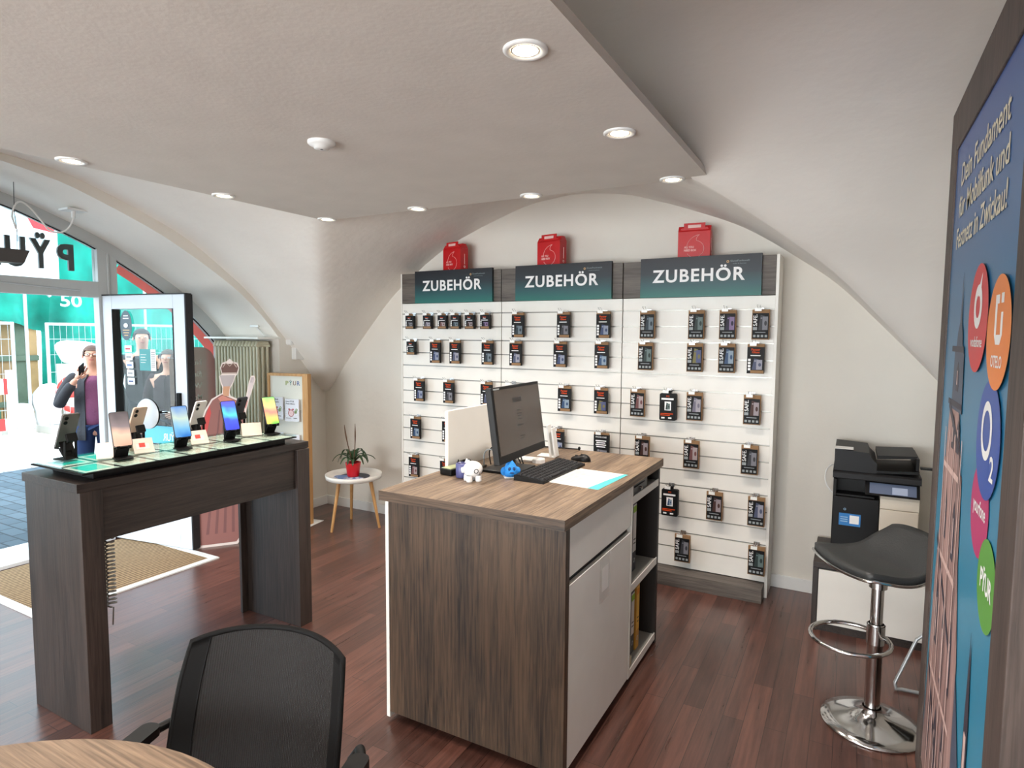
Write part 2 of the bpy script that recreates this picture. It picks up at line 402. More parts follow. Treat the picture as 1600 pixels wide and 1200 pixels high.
# window wall with a deep arched reveal
ARCH = [(0,2.665),(.2,2.65),(.54,2.59),(.93,2.45),(1.16,2.355),(1.39,2.235),(1.58,2.125),(1.8,1.985),(1.97,1.84),(2.10,1.72),(2.19,1.61)]
AY = 1.6
def arch_pts(shrink=0.0, n=44, z0=0.0):
    """outline from the right foot over the arch to the left foot (y, z)"""
    out = []
    for i in range(n+1):
        t = -2.19*.88+(2.19+2.19*.88)*(1-i/n)
        k = t if t >= 0 else -t/.88
        z = sum(interp(ARCH, abs(k+d)) for d in (-.08,-.04,0,.04,.08))/5 if k < 2.1 else interp(ARCH, k)
        sc = 1-shrink/2.0; out.append((AY+t*sc, z-shrink))
    return [(out[0][0], z0)]+out+[(out[-1][0], z0)]
def arch_wall(name, x0, x1, ap, ylo, yhi, ztop, mi, mr):
    m = MB(); n = len(ap)
    for xx, flip in ((x1, False), (x0, True)):
        # right strip, left strip and the spandrel above the arch
        vs = []; fs = []
        def q(a, b, c, d):
            k = len(vs); vs.extend([(xx,)+p for p in (a,b,c,d)]); fs.append((k,k+1,k+2,k+3) if not flip else (k+3,k+2,k+1,k))
        q((ap[0][0],0),(yhi,0),(yhi,ztop),(ap[0][0],ztop))
        q((ylo,0),(ap[-1][0],0),(ap[-1][0],ztop),(ylo,ztop))
        for i in range(1, n-2):
            a, b = ap[i], ap[i+1]; q((b[0],b[1]),(a[0],a[1]),(a[0],ztop),(b[0],ztop))
        m.add(vs, fs, 0)
    vs = [(x1,)+p for p in ap]+[(x0,)+p for p in ap]
    m.add(vs, [(i, i+n, i+1+n, i+1) for i in range(n-1)], 1, True)
    m.add([(x1,ylo,ztop),(x1,yhi,ztop),(x0,yhi,ztop),(x0,ylo,ztop)], [(0,1,2,3)], 0)
    return m.build(name, [mi, mr])
struct(arch_wall('wall_left', -5.24, XL, arch_pts(), YF-.1, YB+.1, 3.1, M_wall, M_vault))
M_coral = mat('coral_facade', (214,108,96), .8)
M_facade = mat('facade_render', (206,190,168), .9)
struct(arch_wall('trim_1', -5.52, -5.24, arch_pts(-.06), YF-.1, YB+1.2, 3.6, M_facade, M_facade))
m = MB(); pa = [p for p in arch_pts(-.03) if p[0] > 2.9]; pb = [p for p in arch_pts(.12) if p[0] > 2.78][:len(pa)]; pa = pa[:len(pb)]; n_ = len(pa)
for x_ in (-5.25,): m.add([(x_,)+p for p in pa]+[(x_,)+p for p in pb], [(i, i+1, n_+i+1, n_+i) for i in range(n_-1)], 0)
struct(m.build('trim_4', film('coral_film',(222,104,96),.1)))
# white ledge over the radiator, skirting boards, threshold
struct(MB().box(-5.14, XL+.012, 3.56, 3.80, 1.598, 1.615).build('trim_2', M_white, bevel=.003))
struct(MB().box(XL, XR, YB-.018, YB, 0, .085).build('baseboard_back', M_whitep, bevel=.003))
struct(MB().box(XL, XL+.018, 3.80, YB-.018, 0, .085).build('baseboard_left', M_whitep, bevel=.003))
struct(MB().box(-5.5, -5.08, .2, 2.70, 0, .028).build('trim_3', mat('threshold_metal', (225,228,230), .35), bevel=.004))

# ---- window frames and glazing
FX0, FX1 = -5.22, -5.14
def frame_arch(m, w=.075):
    a = arch_pts(-.005); b = arch_pts(w); n = len(a)
    fs = []
    vs = [(FX1,)+p for p in a]+[(FX1,)+p for p in b]+[(FX0,)+p for p in a]+[(FX0,)+p for p in b]
    for i in range(n-1):
        fs += [(i, i+1, n+i+1, n+i), (2*n+i, 3*n+i, 3*n+i+1, 2*n+i+1), (n+i, n+i+1, 3*n+i+1, 3*n+i), (i, 2*n+i, 2*n+i+1, i+1)]
    m.add(vs, fs, 0)
    # dark rubber seal
    c = arch_pts(w+.008); vs = [(FX1-.02,)+p for p in b]+[(FX1-.02,)+p for p in c]
    m.add(vs, [(i, i+1, n+i+1, n+i) for i in range(n-1)], 1)
m = MB(); frame_arch(m)
m.box(FX0, FX1-.001, 2.685, 2.83, 0, 2.29)                      # mullion between doorway and side light
m.box(FX0+.01, FX1+.012, 2.75, 2.765, 0, 2.26)
m.box(FX0, FX1, .45, .59, 0, 2.22)
m.box(FX0, FX1, -.3, 2.69, 1.915, 2.035)                   # transom over the doorway
m.box(FX0, FX1, 2.83, 3.79, 0, .40)                        # sill panel of the side light
m.box(FX0, FX1, -.3, .45, 0, .40)
win = struct(m.build('window_1', [M_frame, M_blackm], bevel=.004))
tb = MB().tube([(FX1+.004, 2.05, 1.985), (FX1+.004, 2.55, 1.96)], .006, 0, 6); tb.build('closer_rail', M_steel, win)
def glass_pane(name, y0, y1, z0, topfn):
    n = 18; ys = [y0+(y1-y0)*i/n for i in range(n+1)]; x = -5.18
    poly = [(y0, z0), (y1, z0)]+[(y, topfn(y)) for y in reversed(ys)]
    m = MB(); m.prism([(p[0], p[1]) for p in poly], (x,0,0), Y, Z, .006); return struct(m.build(name, M_glass))
ZA = lambda y: interp([(p[0], p[1]) for p in sorted(arch_pts(.07)[1:-1])], y)
glass_pane('window_2', .59, 2.685, 2.035, ZA)
glass_pane('window_3', 2.83, 3.715, .40, ZA)
glass_pane('window_4', -.25, .45, .40, ZA)

# ---- the open door leaf
hx, hy = -5.14, 2.735; ang = atan2(2.825-2.70, -4.33+5.15)
door = thing('door_1', None, None, (hx, hy, 0), ang); door['kind'] = 'structure'
LW, LH = .845, 1.93
m = MB(); m.box(0,.10,-.03,.03,.012,LH); m.box(LW-.115,LW,-.03,.03,.012,LH); m.box(.10,LW-.115,-.03,.03,LH-.105,LH); m.box(.10,LW-.115,-.03,.03,.012,.12)
m.box(.10,LW-.115,-.03,.03,.70,.78)
m.build('leaf_frame', M_leaf, door, bevel=.004)
MB().box(.10,LW-.115,-.012,.012,.12,.70).build('lower_panel', M_leaf, door)
MB().box(.10,LW-.115,-.004,.004,.78,LH-.105).build('glass_pane', M_glass, door)
m = MB(); m.box(.10,.106,-.034,.034,.78,LH-.105); m.box(LW-.121,LW-.115,-.034,.034,.78,LH-.105); m.box(LW,LW+.012,-.032,.032,.012,LH); m.box(0,LW,-.034,.034,LH,LH+.008)
for k in range(14): m.box(LW+.012,LW+.016,-.006,.006,.16+k*.125,.175+k*.125)
m.build('edge_seal', M_dgrey, door)
m = MB(); m.box(.755,.79,-.05,-.03,.93,1.20); m.build('handle_plate', M_blackm, door, bevel=.004)
m = MB(); m.tube([(.77,-.045,1.06),(.77,-.085,1.06),(.66,-.085,1.055)], .010, 0, 8); m.build('handle_lever', M_chrome, door)
m = MB(); T = Matrix.Translation((.60,-.16,1.05)) @ Matrix.Rotation(radians(90),4,'X') @ Matrix.Diagonal((1,1.0,1,1))
m.lathe([(0,-.012),(.10,-.012),(.112,-.006),(.112,.006)], m=1, n=36, T=T); m.lathe([(.112,.006),(.106,.012),(0,.013)], m=0, n=36, T=T)
m.tube([(.60,-.145,1.05),(.60,-.03,1.05)], .010, 1, 8)
m.build('door_disc', [mat('frosted_disc',(206,212,216),.25), M_blackm], door)

# ---- stickers on the door glass (seen on the room side), each its own sheet
ld = V((cos(ang), sin(ang), 0)); ln = V((sin(ang), -cos(ang), 0))
def leafp(w, z, off): return V((hx,hy,0))+ld*w+V((0,0,z))+ln*off
m = MB(); o = leafp(.215,1.70,.0065)
m.prism([(cos(t)*.062*(1), sin(t)*.115) for t in [2*pi*i/28 for i in range(28)]], o, ld, Z, .001, 0)
for k, (dz, w) in enumerate(((.07,.05),(.05,.06),(-.04,.07),(-.06,.06),(-.08,.04))): m.rect(o+ld*(-w/2)+Z*dz, ld, Z, w, .008, 1 if k < 2 else 2, .0005)
m.ball(o+ln*.002, .024, .001, .018, 1, 14, 8, T=Matrix.Rotation(ang,4,'Z'))
tag(m.build('round_sticker', [mat('sticker_petrol',(58,78,88),.4), M_whitetext, mat('sticker_gold',(196,160,104),.4)]),
    'dark oval sticker at the top left of the glass in the open door', 'sticker')
for k in range(5):
    z = 1.545-k*.063; m = MB(); o = leafp(.19+.005*k, z-.05, .0065); m.prism(rrect(.075,.052,.006), o, ld, Z, .001, 0)
    m.rect(o+ld*.01+Z*.018, ld, Z, .05, .014, 1, .0006)
    tag(m.build('payment_sticker', [M_whitetext, mat('pay_mark_%d'%k, ((190,60,70),(150,150,150),(90,120,170),(150,150,150),(80,90,130))[k], .5)]),
        '%s small white payment card sticker in the column below the oval sticker' % ('topmost','second','middle','fourth','lowest')[k], 'sticker', 'payment stickers on the door glass')
m = MB(); o = leafp(.345,1.355,.0065); m.rect(o, ld, Z, .115, .165, 0); m.rect(o+ld*.115, ld, Z, .055, .165, 1)
for k in range(4): m.rect(o+ld*.012+Z*(.12-.02*k), ld, Z, .06-.01*(k%2), .004, 1, .0006)
for k in range(9): m.rect(o+ld*.122+Z*(.14-.014*k), ld, Z, .04, .003, 2, .0006)
tag(m.build('opening_hours_sheet', [mat('teal_print',(64,150,150),.5), M_paper, M_dgrey]), 'teal and white notice sheet stuck in the middle of the door glass', 'notice')
m = MB(); o = leafp(.355,.80,.0065); m.rect(o, ld, Z, .355, .135, 0)
m.text('PŸUR', o+ld*.345+Z*.025, -ld, Z, .055, .14, 1, bold=.01, off=-.001)
tag(m.build('blue_door_sticker', [mat('sky_sticker',(96,190,214),.5), M_whitetext]), 'light blue sticker strip with mirrored letters along the bottom of the door glass', 'sticker')

# ---- vinyl on the side light, seen from behind so the words are mirrored
m = MB(); m.add([(-5.19,3.70-a,.60+b) for a,b in rrect(.44,.92,.14,8)], [tuple(range(36))], 0)
MY = -Y
for k, t in enumerate(('Nur das','für Ihr','WLAN','Mobil')):
    m.text(t, (-5.186,3.56,1.36-k*.105), MY, Z, .047, None, 1, bold=.015, off=0)
m.ring((-5.186,3.51,.87), Y, Z, .035, .092, 1); m.prism([(0,.03),(.02,.085),(.075,.115),(.05,.06),(.045,.03)], (-5.186,3.51,.87), Y, Z, .0004, 1)
m.text('vodafone', (-5.186,3.60,.68), MY, Z, .04, .22, 1, bold=.01, off=0)
tag(m.build('window_vinyl', [film('brown_film',(142,112,100)), mat('film_text',(238,230,222),.6)]), 'brown rounded advertising film with mirrored words on the tall side window', 'window film')
m = MB(); m.prism([(3.25,.45),(3.74,.45),(3.74,.62),(3.62,.60),(3.48,.56),(3.36,.52)], (-5.165,0,0), Y, Z, .001, 0)
tag(m.build('pale_window_film', mat('aqua_film',(176,218,222),.4)), 'pale aqua curved film at the foot of the side window', 'window film')
tag(MB().box(-5.14,-5.085,3.66,3.76,1.30,1.42).build('router_box', [mat('greybox',(110,108,98),.5)], bevel=.004), 'small dark grey box fixed to the window frame left of the radiator', 'box')

# ---- PYUR letters hung in front of the fanlight (outside), read mirrored from indoors
root = thing('shop_lettering', 'grey mirrored letters hanging in the arched window above the doorway', 'lettering', (-5.34, 2.62, 2.13))
for ch, y0, w in (('P',0,.115),('Ÿ',-.155,.135),('U',-.32,.125),('R',-.475,.12)):
    m = MB(); m.text(ch, (0,y0,0), -Y, Z, .20 if ch != 'P' else .185, w, 0, bold=.035, off=0, thick=.02)
    m.build('letter', mat('letter_grey',(86,84,82),.5), root)

# ---- lamp hanging inside the arch
root = thing('hanging_lamp', 'dark box lamp hanging on a thin wire inside the window arch', 'lamp', (-4.8, 1.78, 2.09))
m = MB(); m.prism([(-.30,0),(.25,0),(.285,.085),(-.30,.085)], (.06,0,0), Y, Z, .12, 0); m.build('lamp_body', mat('lamp_dark',(70,66,64),.5), root, bevel=.003)
MB().box(-.05,.05,-.2,.2,-.002,.0).build('lens', mat('lamp_lens',(120,116,110),.3), root)
m = MB(); m.tube([(0,.24,.085),(0,.245,.20),(-.0,.235,.33),(0,.24,.54)], .0022, 0, 5); m.build('wire', M_dgrey, root)
m = MB(); m.tube([(0,.24,.22)]+bez((0,.22,.30),(0,.25,.50),(0,.34,.36),(0,.42,.25))+bez((0,.42,.25),(0,.50,.20),(0,.57,.27),(0,.585,.36)), .006, 0, 6); m.build('cord', M_whitep, root)
m = MB(); m.box(-.06,.06,.52,.66,.395,.408); m.tube([(0,.585,.35),(0,.585,.40)], .014, 0, 8); m.build('ceiling_plate', M_whitep, root, rot=(0,0,0))

# small fittings on the walls
root = thing('motion_detector', 'white alarm motion detector on the wall beside the arch', 'alarm sensor', (XL, 3.905, 1.545))
m = MB(); m.prism(rrect(.075,.135,.02), (.058,-.04,0), Y, Z, .058, 0); m.build('housing', M_whitep, root, bevel=.006)
m = MB(); m.ball((.058,-.002,.045), .012, .028, .034, 0); m.build('lens', mat('lens_white',(205,208,208),.2), root)
tag(MB().box(XL, XL+.055, 3.925, 4.035, 1.415, 1.52).build('junction_box', M_whitep, bevel=.004), 'square white junction box below the motion detector', 'box')
root = thing('window_opener', 'white lever fitting on the arch reveal above the radiator', 'lever', (-4.62, 3.70, 1.615))
MB().box(-.06,.05,-.012,.012,.085,.105).build('bracket', M_whitep, root, bevel=.003)
m = MB(); m.tube([(0,0,.10),(.09,.02,.005)], .008, 0, 6); m.build('rod', M_whitep, root)

# ---- entrance mat with white border
mm = bpy.data.materials.new('coir_mat'); mm.use_nodes = True; n = mm.node_tree; b = n.nodes['Principled BSDF']
tc = n.nodes.new('ShaderNodeTexCoord'); wv = n.nodes.new('ShaderNodeTexWave'); wv.bands_direction = 'X'; wv.inputs['Scale'].default_value = 10; wv.inputs['Distortion'].default_value = 1.5; wv.inputs['Detail Scale'].default_value = 3
n.links.new(tc.outputs['Object'], wv.inputs['Vector']); rp = n.nodes.new('ShaderNodeValToRGB'); rp.color_ramp.elements[0].color = lin((92,70,46)); rp.color_ramp.elements[1].color = lin((164,136,100))
n.links.new(wv.outputs[0], rp.inputs[0]); n.links.new(rp.outputs[0], b.inputs['Base Color']); b.inputs['Roughness'].default_value = .95
root = thing('entrance_mat', 'brown ribbed entrance mat with a white border inside the doorway', 'mat', (-4.55, 2.26, 0))
MB().box(-.50,.50,-.52,.53,0,.006).build('mat_surface', mm, root)
m = MB(); m.box(.50,.55,-.57,.58,0,.009); m.box(-.50,.50,.53,.58,0,.009); m.box(-.50,.50,-.57,-.52,0,.009); m.build('border', mat('white_edging',(226,228,226),.5), root)

# ---- downlights
M_bulb = lamp_mat('bulb_glow', (255,236,205), 14)
def downlight(x, y, label, z=2.37, n=None):
    r = thing('downlight', label, 'ceiling light', (x, y, z), 0, 'downlights in the lowered ceiling')
    if n is None:
        m = MB(); m.lathe([(.058,0),(.058,-.004),(.052,-.008),(.042,-.006),(.038,.0)], n=32); m.lathe([(.038,-.004),(.034,-.0045),(.031,-.002)], n=32)
        m.build('trim_ring', M_whitep, r)
        m = MB(); m.lathe([(.033,-.0035),(.015,-.006),(0,-.0065)], n=24); m.build('lens', M_bulb, r)
    else:
        for ch in n: c = ch.copy(); COL.objects.link(c); c.parent = r
    ld_ = bpy.data.lights.new('downlight_beam', 'SPOT') if 'downlight_beam' not in bpy.data.lights else bpy.data.lights['downlight_beam']
    ld_.energy = SPOT_W; ld_.spot_size = radians(125); ld_.spot_blend = .8; ld_.color = (1,.90,.80); ld_.shadow_soft_size = .035
    l = bpy.data.objects.new('downlight_beam', ld_); COL.objects.link(l); l.parent = r; l.location = (0,0,-.03)
    return r
DL = [(-.765,1.45,'large near downlight close to the right edge of the lowered ceiling'),
      (-.765,2.18,'second downlight along the right edge of the lowered ceiling'),
      (-.765,2.92,'downlight in the far right corner of the lowered ceiling'),
      (-1.50,2.92,'downlight above the middle display wall sign'),
      (-2.235,2.92,'downlight above the left display wall sign'),
      (-2.95,2.92,'downlight at the far left corner where the vault edge begins'),
      (-2.945,2.18,'downlight above the far end of the high counter'),
      (-2.94,1.45,'downlight nearest the arched window at the left')]
d0 = None
for x, y, lb in DL:
    r = downlight(x, y, lb, n=d0)
    if d0 is None: d0 = [c for c in ALLOBJ() if c.parent == r and c.type == 'MESH']
# unseen downlights added behind the viewpoint to brighten the room
for x, y in ((-.765,.72),(-2.94,.72)):
    downlight(x, y, 'added fill downlight behind the viewpoint in the lowered ceiling', n=d0)
struct(MB().box(-3.0,-.61,-3.3,-1.4,2.37,2.40).build('ceiling_rear', M_slab))
for x in (-2.7,-1.85,-.9):
    for y in (-1.8,-2.7): downlight(x, y, 'added fill downlight in the rear bay of the shop', n=d0)  # unseen lamps added for more ambient light
root = thing('smoke_detector', 'round white smoke detector in the middle of the lowered ceiling', 'smoke detector', (-1.80,1.76,2.37))
m = MB(); m.lathe([(.052,0),(.052,-.008),(.046,-.014),(.03,-.018),(.028,-.026),(.012,-.028),(0,-.028)], n=32); m.build('housing', M_whitep, root)
m = MB(); m.lathe([(.006,-.0285),(0,-.030)], n=12); m.build('sensor', M_dgrey, root)

# ================================================================== SLATWALL DISPLAY
SLOT0, SLOTD = 1.8145, .1057
UNITS = [(-3.30,-2.352,'left'),(-2.346,-1.394,'middle'),(-1.388,-.425,'right')]
M_slat = mat('slat_white', (236,233,226), .4)
M_alu = mat('slot_aluminium', (150,148,142), .35, metal=.6)
def slat_unit(x0, x1, side):
    r = thing('display_wall', {'left':'leftmost white slatwall unit of the three, behind the small round table','middle':'middle white slatwall unit, behind the computer desk','right':'right slatwall unit, the nearest of the three, its full height visible'}[side], 'display wall', ((x0+x1)/2, 4.10, 0), 0, 'slatwall units on the back wall')
    w = (x1-x0)/2; m = MB()
    # cross section in (y,z): front at 0, grooves 9 mm high
    zs = [1.898]
    for k in range(16):
        z = SLOT0-SLOTD*k; zs += [z+.0045, z-.0045]
    zs.append(.098); 
    for a, b in zip(zs[0::2], zs[1::2]): m.box(-w, w, 0, .009, b, a, 0)
    m.box(-w, w, .009, .02, .098, 1.898, 1)
    m.build('slat_panel', [M_slat, M_alu], r)
    MB().box(-w, w, -.006, .21, 1.902, 2.143, 0).build('header', M_slatoak, r, bevel=.002)
    MB().box(-w, w, -.12, .21, 0, .092, 0).build('plinth', M_slatoak, r, bevel=.002)
    MB().box(-w+.02, w-.02, .022, .21, .094, 1.898, 0).build('back_box', M_slat, r)
    if side == 'right': MB().box(w+.001, w+.018, -.004, .222, .0, 2.146, 0).build('side_panel', M_slat, r)
    if side == 'left': MB().box(-w-.012, -w-.001, -.004, .222, .0, 2.146, 0).build('side_panel', M_slat, r)
for a in UNITS: slat_unit(*a)

M_signgrad = gradient('sign_print', [(0,(12,104,96)),(.30,(18,76,80)),(.62,(20,36,46)),(1,(14,16,26))], 'Z', 0, .25, .45)
for (x0, x1, side) in ((-3.148,-2.415,'left'),(-2.215,-1.465,'middle'),(-1.262,-.504,'right')):
    r = thing('shop_sign', 'dark blue to green sign with white capitals on the %s slatwall unit' % side, 'sign', (x0, 4.07, 1.90), 0, 'signs over the slatwall')
    w = x1-x0
    MB().box(0, w, 0, .022, 0, .256).build('sign_board', M_signgrad, r)
    m = MB(); m.text('ZUBEHÖR', (w*.108,0,.098), X, Z, .078, w*.765, 0, bold=.022, off=.0015, thick=.003, res=5); m.build('lettering', M_whitetext, r)
    m = MB(); m.ring((w*.735,0,.213), X, Z, .004, .008, 0, off=.0012); m.text('GuteFunkwelt', (w*.755,0,.211), X, Z, .0105, .115, 1, off=.0012, bold=.005); m.text('mobil & festnetz', (w*.775,0,.196), X, Z, .006, .08, 1, off=.0012)
    m.build('small_logo', [mat('logo_sand',(200,160,110),.5), mat('logo_grey',(128,140,142),.5)], r)

# red gift boxes with carrying handle on top of the units
M_boxred = mat('carton_red', (190,8,18), .4)
def gift_box(x, y, rz, label):
    r = thing('carrier_box', label, 'box', (x, y, 2.145), rz, 'red carrier boxes on top of the slatwall')
    w, d, h = .205, .085, .185
    m = MB(); m.box(-w/2, w/2, 0, d, 0, h); m.prism([(0,0),(d,0),(d*.72,.035),(d*.28,.035)], (w/2,0,h), Y, Z, w, 0)
    m.build('carton', M_boxred, r, bevel=.002)
    hp = [(-w/2,.0),(w/2,0),(w*.30,.05),(-w*.30,.05)]
    m = MB()   # handle flap with a slot
    m.prism([(-w*.46,0),(w*.46,0),(w*.40,.022),(-w*.40,.022)], (0,d*.06,h), X, Z, .006)
    m.box(-w*.33,-w*.2,d*.06,d*.06+.006,h+.022,h+.04); m.box(w*.2,w*.33,d*.06,d*.06+.006,h+.022,h+.04); m.box(-w*.33,w*.33,d*.06,d*.06+.006,h+.04,h+.052)
    m.build('handle', M_boxred, r)
    m = MB(); m.rect((-w*.2,d*.06-.001,h+.021), X, Z, w*.4, .019, 0)
    out = bez((-.045,0,.085),(-.04,0,.13),(-.005,0,.155),(.035,0,.160),10)+bez((.035,0,.160),(.018,0,.148),(.012,0,.138),(.016,0,.122),6)+bez((.016,0,.122),(.07,0,.112),(.08,0,.05),(.035,0,.022),10)+bez((.035,0,.022),(.0,0,.006),(-.03,0,.02),(-.04,0,.04),8)
    m.tube([p+V((0,-.0015,0)) for p in out], .0013, 1, 5)
    m.text('ALL YOU', (-.062,0,.075), X, Z, .013, .062, 1, bold=.03, off=.0022); m.text('NEED BOX', (-.062,0,.055), X, Z, .013, .078, 1, bold=.03, off=.0022)
    m.tube([(w/2+.0015,.045,.14),(w/2+.0015,.045,.06)], .0025, 1, 5); m.ring((w/2,.045,.04), Y, Z, .004, .010, 1, off=.0015)
    m.build('print', [mat('slot_pale',(226,190,184),.6), mat('carton_print',(240,190,186),.6)], r)
gift_box(-2.835, 4.14, radians(-14), 'red carrier box with white speech mark above the left sign')
gift_box(-1.98, 4.14, radians(-11), 'red carrier box with white speech mark above the middle sign')
gift_box(-.935, 4.15, radians(4), 'red carrier box with white speech mark above the right sign')

# ---- packages and their hooks
M_pkblk = mat('pack_black', (13,13,15), .55, spec=.25)
M_orange = mat('pack_orange', (206,74,26), .6, spec=.2)
M_pgrey = mat('pack_grey_print', (150,156,158), .6)
M_clear = seethrough('clear_plastic', (236,238,238), .14, .2)
M_wire = mat('hook_wire', (205,205,205), .25, metal=.9)
IMG = {'blue':((96,116,170),(190,200,226)), 'slate':((70,90,104),(150,168,180)), 'violet':((120,130,170),(206,206,224)), 'grey':((96,96,104),(170,170,180)), 'green':((70,92,90),(136,160,158)),
       'night':((52,40,80),(180,150,200)), 'rose':((176,112,112),(226,206,206)), 'brown':((110,70,62),(206,190,196)), 'sky':((84,124,178),(190,214,236)), 'pale':((176,170,196),(220,214,226)), 'yellow':((190,180,110),(110,120,170))}
for k, (a, b) in IMG.items():
    mat('img_%s_a' % k, tuple(c*.62 for c in a), .5, spec=.3); mat('img_%s_b' % k, tuple(c*.72 for c in b), .5, spec=.3)
def phone_pic(m, x, z, w, h, a, b):
    """printed picture of a phone in a case: a back and a leaning front"""
    m.prism([(0,0),(w*.62,0),(w*.62,h*.92),(w*.2,h)], (x,-.0012,z), X, Z, .0003, a); m.rect((x+w*.42,-.0018,z+h*.02), X, Z, w*.56, h*.86, b)
    m.disc((x+w*.30,-.0020,z+h*.78), X, Z, w*.09, m=b, n=10); m.disc((x+w*.75,-.0022,z+h*.45), X, Z, w*.14, h*.16, m=a, n=12)
PACK = {}
def pack_mesh(kind, img):
    key = (kind, img)
    if key in PACK: return PACK[key]
    A, B = MATS['img_%s_a' % img], MATS['img_%s_b' % img]
    body = MB(); pr = MB()
    if kind == 'small':
        w, h = .083, .108; body.box(-w/2,w/2,0,.028,-h-.012,-.012,0); body.box(-w*.30,w*.34,.010,.014,-.014,.002,1)
        pr.text('Panzer', (-.016,0,-.032), X, Z, .0075, .03, 0, off=.0008, bold=.03); pr.text('Glass', (-.016,0,-.041), X, Z, .0065, .026, 1, off=.0008, bold=.02)
        pr.rect((-.034,-.0008,-.054), X, Z, .062, .004, 1)
        for i in range(3): pr.rect((-.037,-.0008,-.070-.014*i), X, Z, .009, .010, 1)
        phone_pic(pr, -.02, -.098, .052, .034, 3, 4)
        pr.rect((-.036,-.001,-h-.008), X, Z, .074, .016, 2)
    elif kind in ('panzer','panzer_dark'):
        w, h = .098, .165; body.box(-w/2,w/2,0,.020,-h-.016,-.018,0); body.box(-w/2,w/2,.003,.018,-.018,.0,1)
        pr.text('Panzer', (0,0,-.040), X, Z, .013, .052, 0, off=.0008, bold=.03, align='CENTER'); pr.text('Glass', (0,0,-.056), X, Z, .012, .044, 0, off=.0008, bold=.03, align='CENTER')
        pr.rect((-.030,-.0008,-.073), X, Z, .058, .005, 1)
        for i in range(4): pr.rect((-.043,-.0008,-.105-.019*i), X, Z, .015, .014, 1)
        phone_pic(pr, -.020, -.158, .060, .070, 3, 4)
        pr.rect((-.028,-.0024,-h-.014), X, Z, .076, .018, 2); pr.text('30% off', (-.012,0,-h-.009), X, Z, .008, .042, 5, off=.003) if False else None
    elif kind == 'safe':
        w, h = .100, .165; body.box(-w/2,w/2,.003,.020,-h-.018,.0,1); body.box(-w/2+.004,w/2-.004,0,.018,-h-.012,-.022,0)
        pr.text('SAFE.', (-.020,0,-.100), Z, -X, .022, .070, 1, off=.0008, bold=.01)
        pr.rect((-.043,-.0008,-.125), X, Z, .024, .018, 6)
        phone_pic(pr, -.012, -.126, .054, .094, 3, 4)
        pr.rect((-.030,-.0008,-.141), X, Z, .060, .004, 6)
        for i in range(4): pr.rect((-.040+.022*i,-.0008,-.168), X, Z, .014, .014, 6)
    elif kind == 'text':
        w, h = .110, .165; body.box(-w/2,w/2,0,.024,-h-.016,-.014,0); body.box(-w/2,w/2,.006,.018,-.014,.0,1)
        pr.text('PHONE CASE', (0,0,-.035), X, Z, .010, .08, 1, off=.0008, bold=.02, align='CENTER')
        for i in range(4): pr.rect((-.040+.006*(i%2),-.0008,-.060-.014*i), X, Z, .078-.012*(i%2), .008, 1)
        phone_pic(pr, -.045, -.160, .09, .045, 3, 4)
    elif kind == 'rounded':
        w, h = .108, .178
        body.prism(rrect(w, h, .010, 4, -w/2, -h-.014), (0,0,0), X, Z, .034, 0); body.box(-.02,.02,.012,.020,-.016,.004,0)
        pr.text('PG', (0,0,-.036), X, Z, .009, .02, 0, off=.0008, bold=.03, align='CENTER'); pr.rect((-.042,-.0008,-.056), X, Z, .080, .012, 1)
        pr.rect((-.020,-.0008,-.125), X, Z, .042, .058, 1); phone_pic(pr, -.014, -.120, .03, .045, 3, 4)
        for i in range(2): pr.rect((-.046,-.0008,-.150-.010*i), X, Z, .082-.02*i, .006, 0)
        for i in range(2): pr.rect((-.040+.045*i,-.0008,-.180), X, Z, .022, .010, 1)
    mats1 = [M_pkblk, M_kraft]; mats2 = [M_orange, M_whitetext, M_kraft, A, B, M_ink, M_pgrey]
    b = body.build('carton', mats1); p = pr.build('print', mats2); b.parent = None
    COL.objects.unlink(b); COL.objects.unlink(p); PACK[key] = (b, p); return b, p
hookm = MB(); hookm.box(-.018,.018,.040,.046,-.012,.012,0)
hookm.tube([(-.006,.044,.0),(-.006,-.045,.004),(-.010,-.075,.024),(.010,-.075,.024),(.006,-.045,.004),(.006,.044,.0)], .0014, 0, 5)
HK_W = hookm.build('wire', M_wire)
pm = MB(); pm.box(-.024,.014,-.048,-.046,-.012,.008,0)
HK_P = pm.build('price_holder', mat('price_card',(244,244,240),.3)); COL.objects.unlink(HK_W); COL.objects.unlink(HK_P)
ORD = ['first','second','third','fourth','fifth','sixth']
ROWZ = {1:1.812,2:1.602,3:1.286,4:.972,5:.651,6:.339}
def row_phrase(rw): return ['','top row','second row','third row','fourth row','fifth row','lowest row'][rw]
LOOK = {'small':'small black protector box','panzer':'black box with orange lettering','panzer_dark':'black box with orange lettering','safe':'black box, upright white lettering','text':'black box with white text lines','rounded':'thick rounded black box'}
IMGW = {'blue':'blue','slate':'slate','violet':'violet','grey':'grey','green':'green','night':'purple','rose':'pink','brown':'brown','sky':'azure','pale':'lilac','yellow':'yellow'}
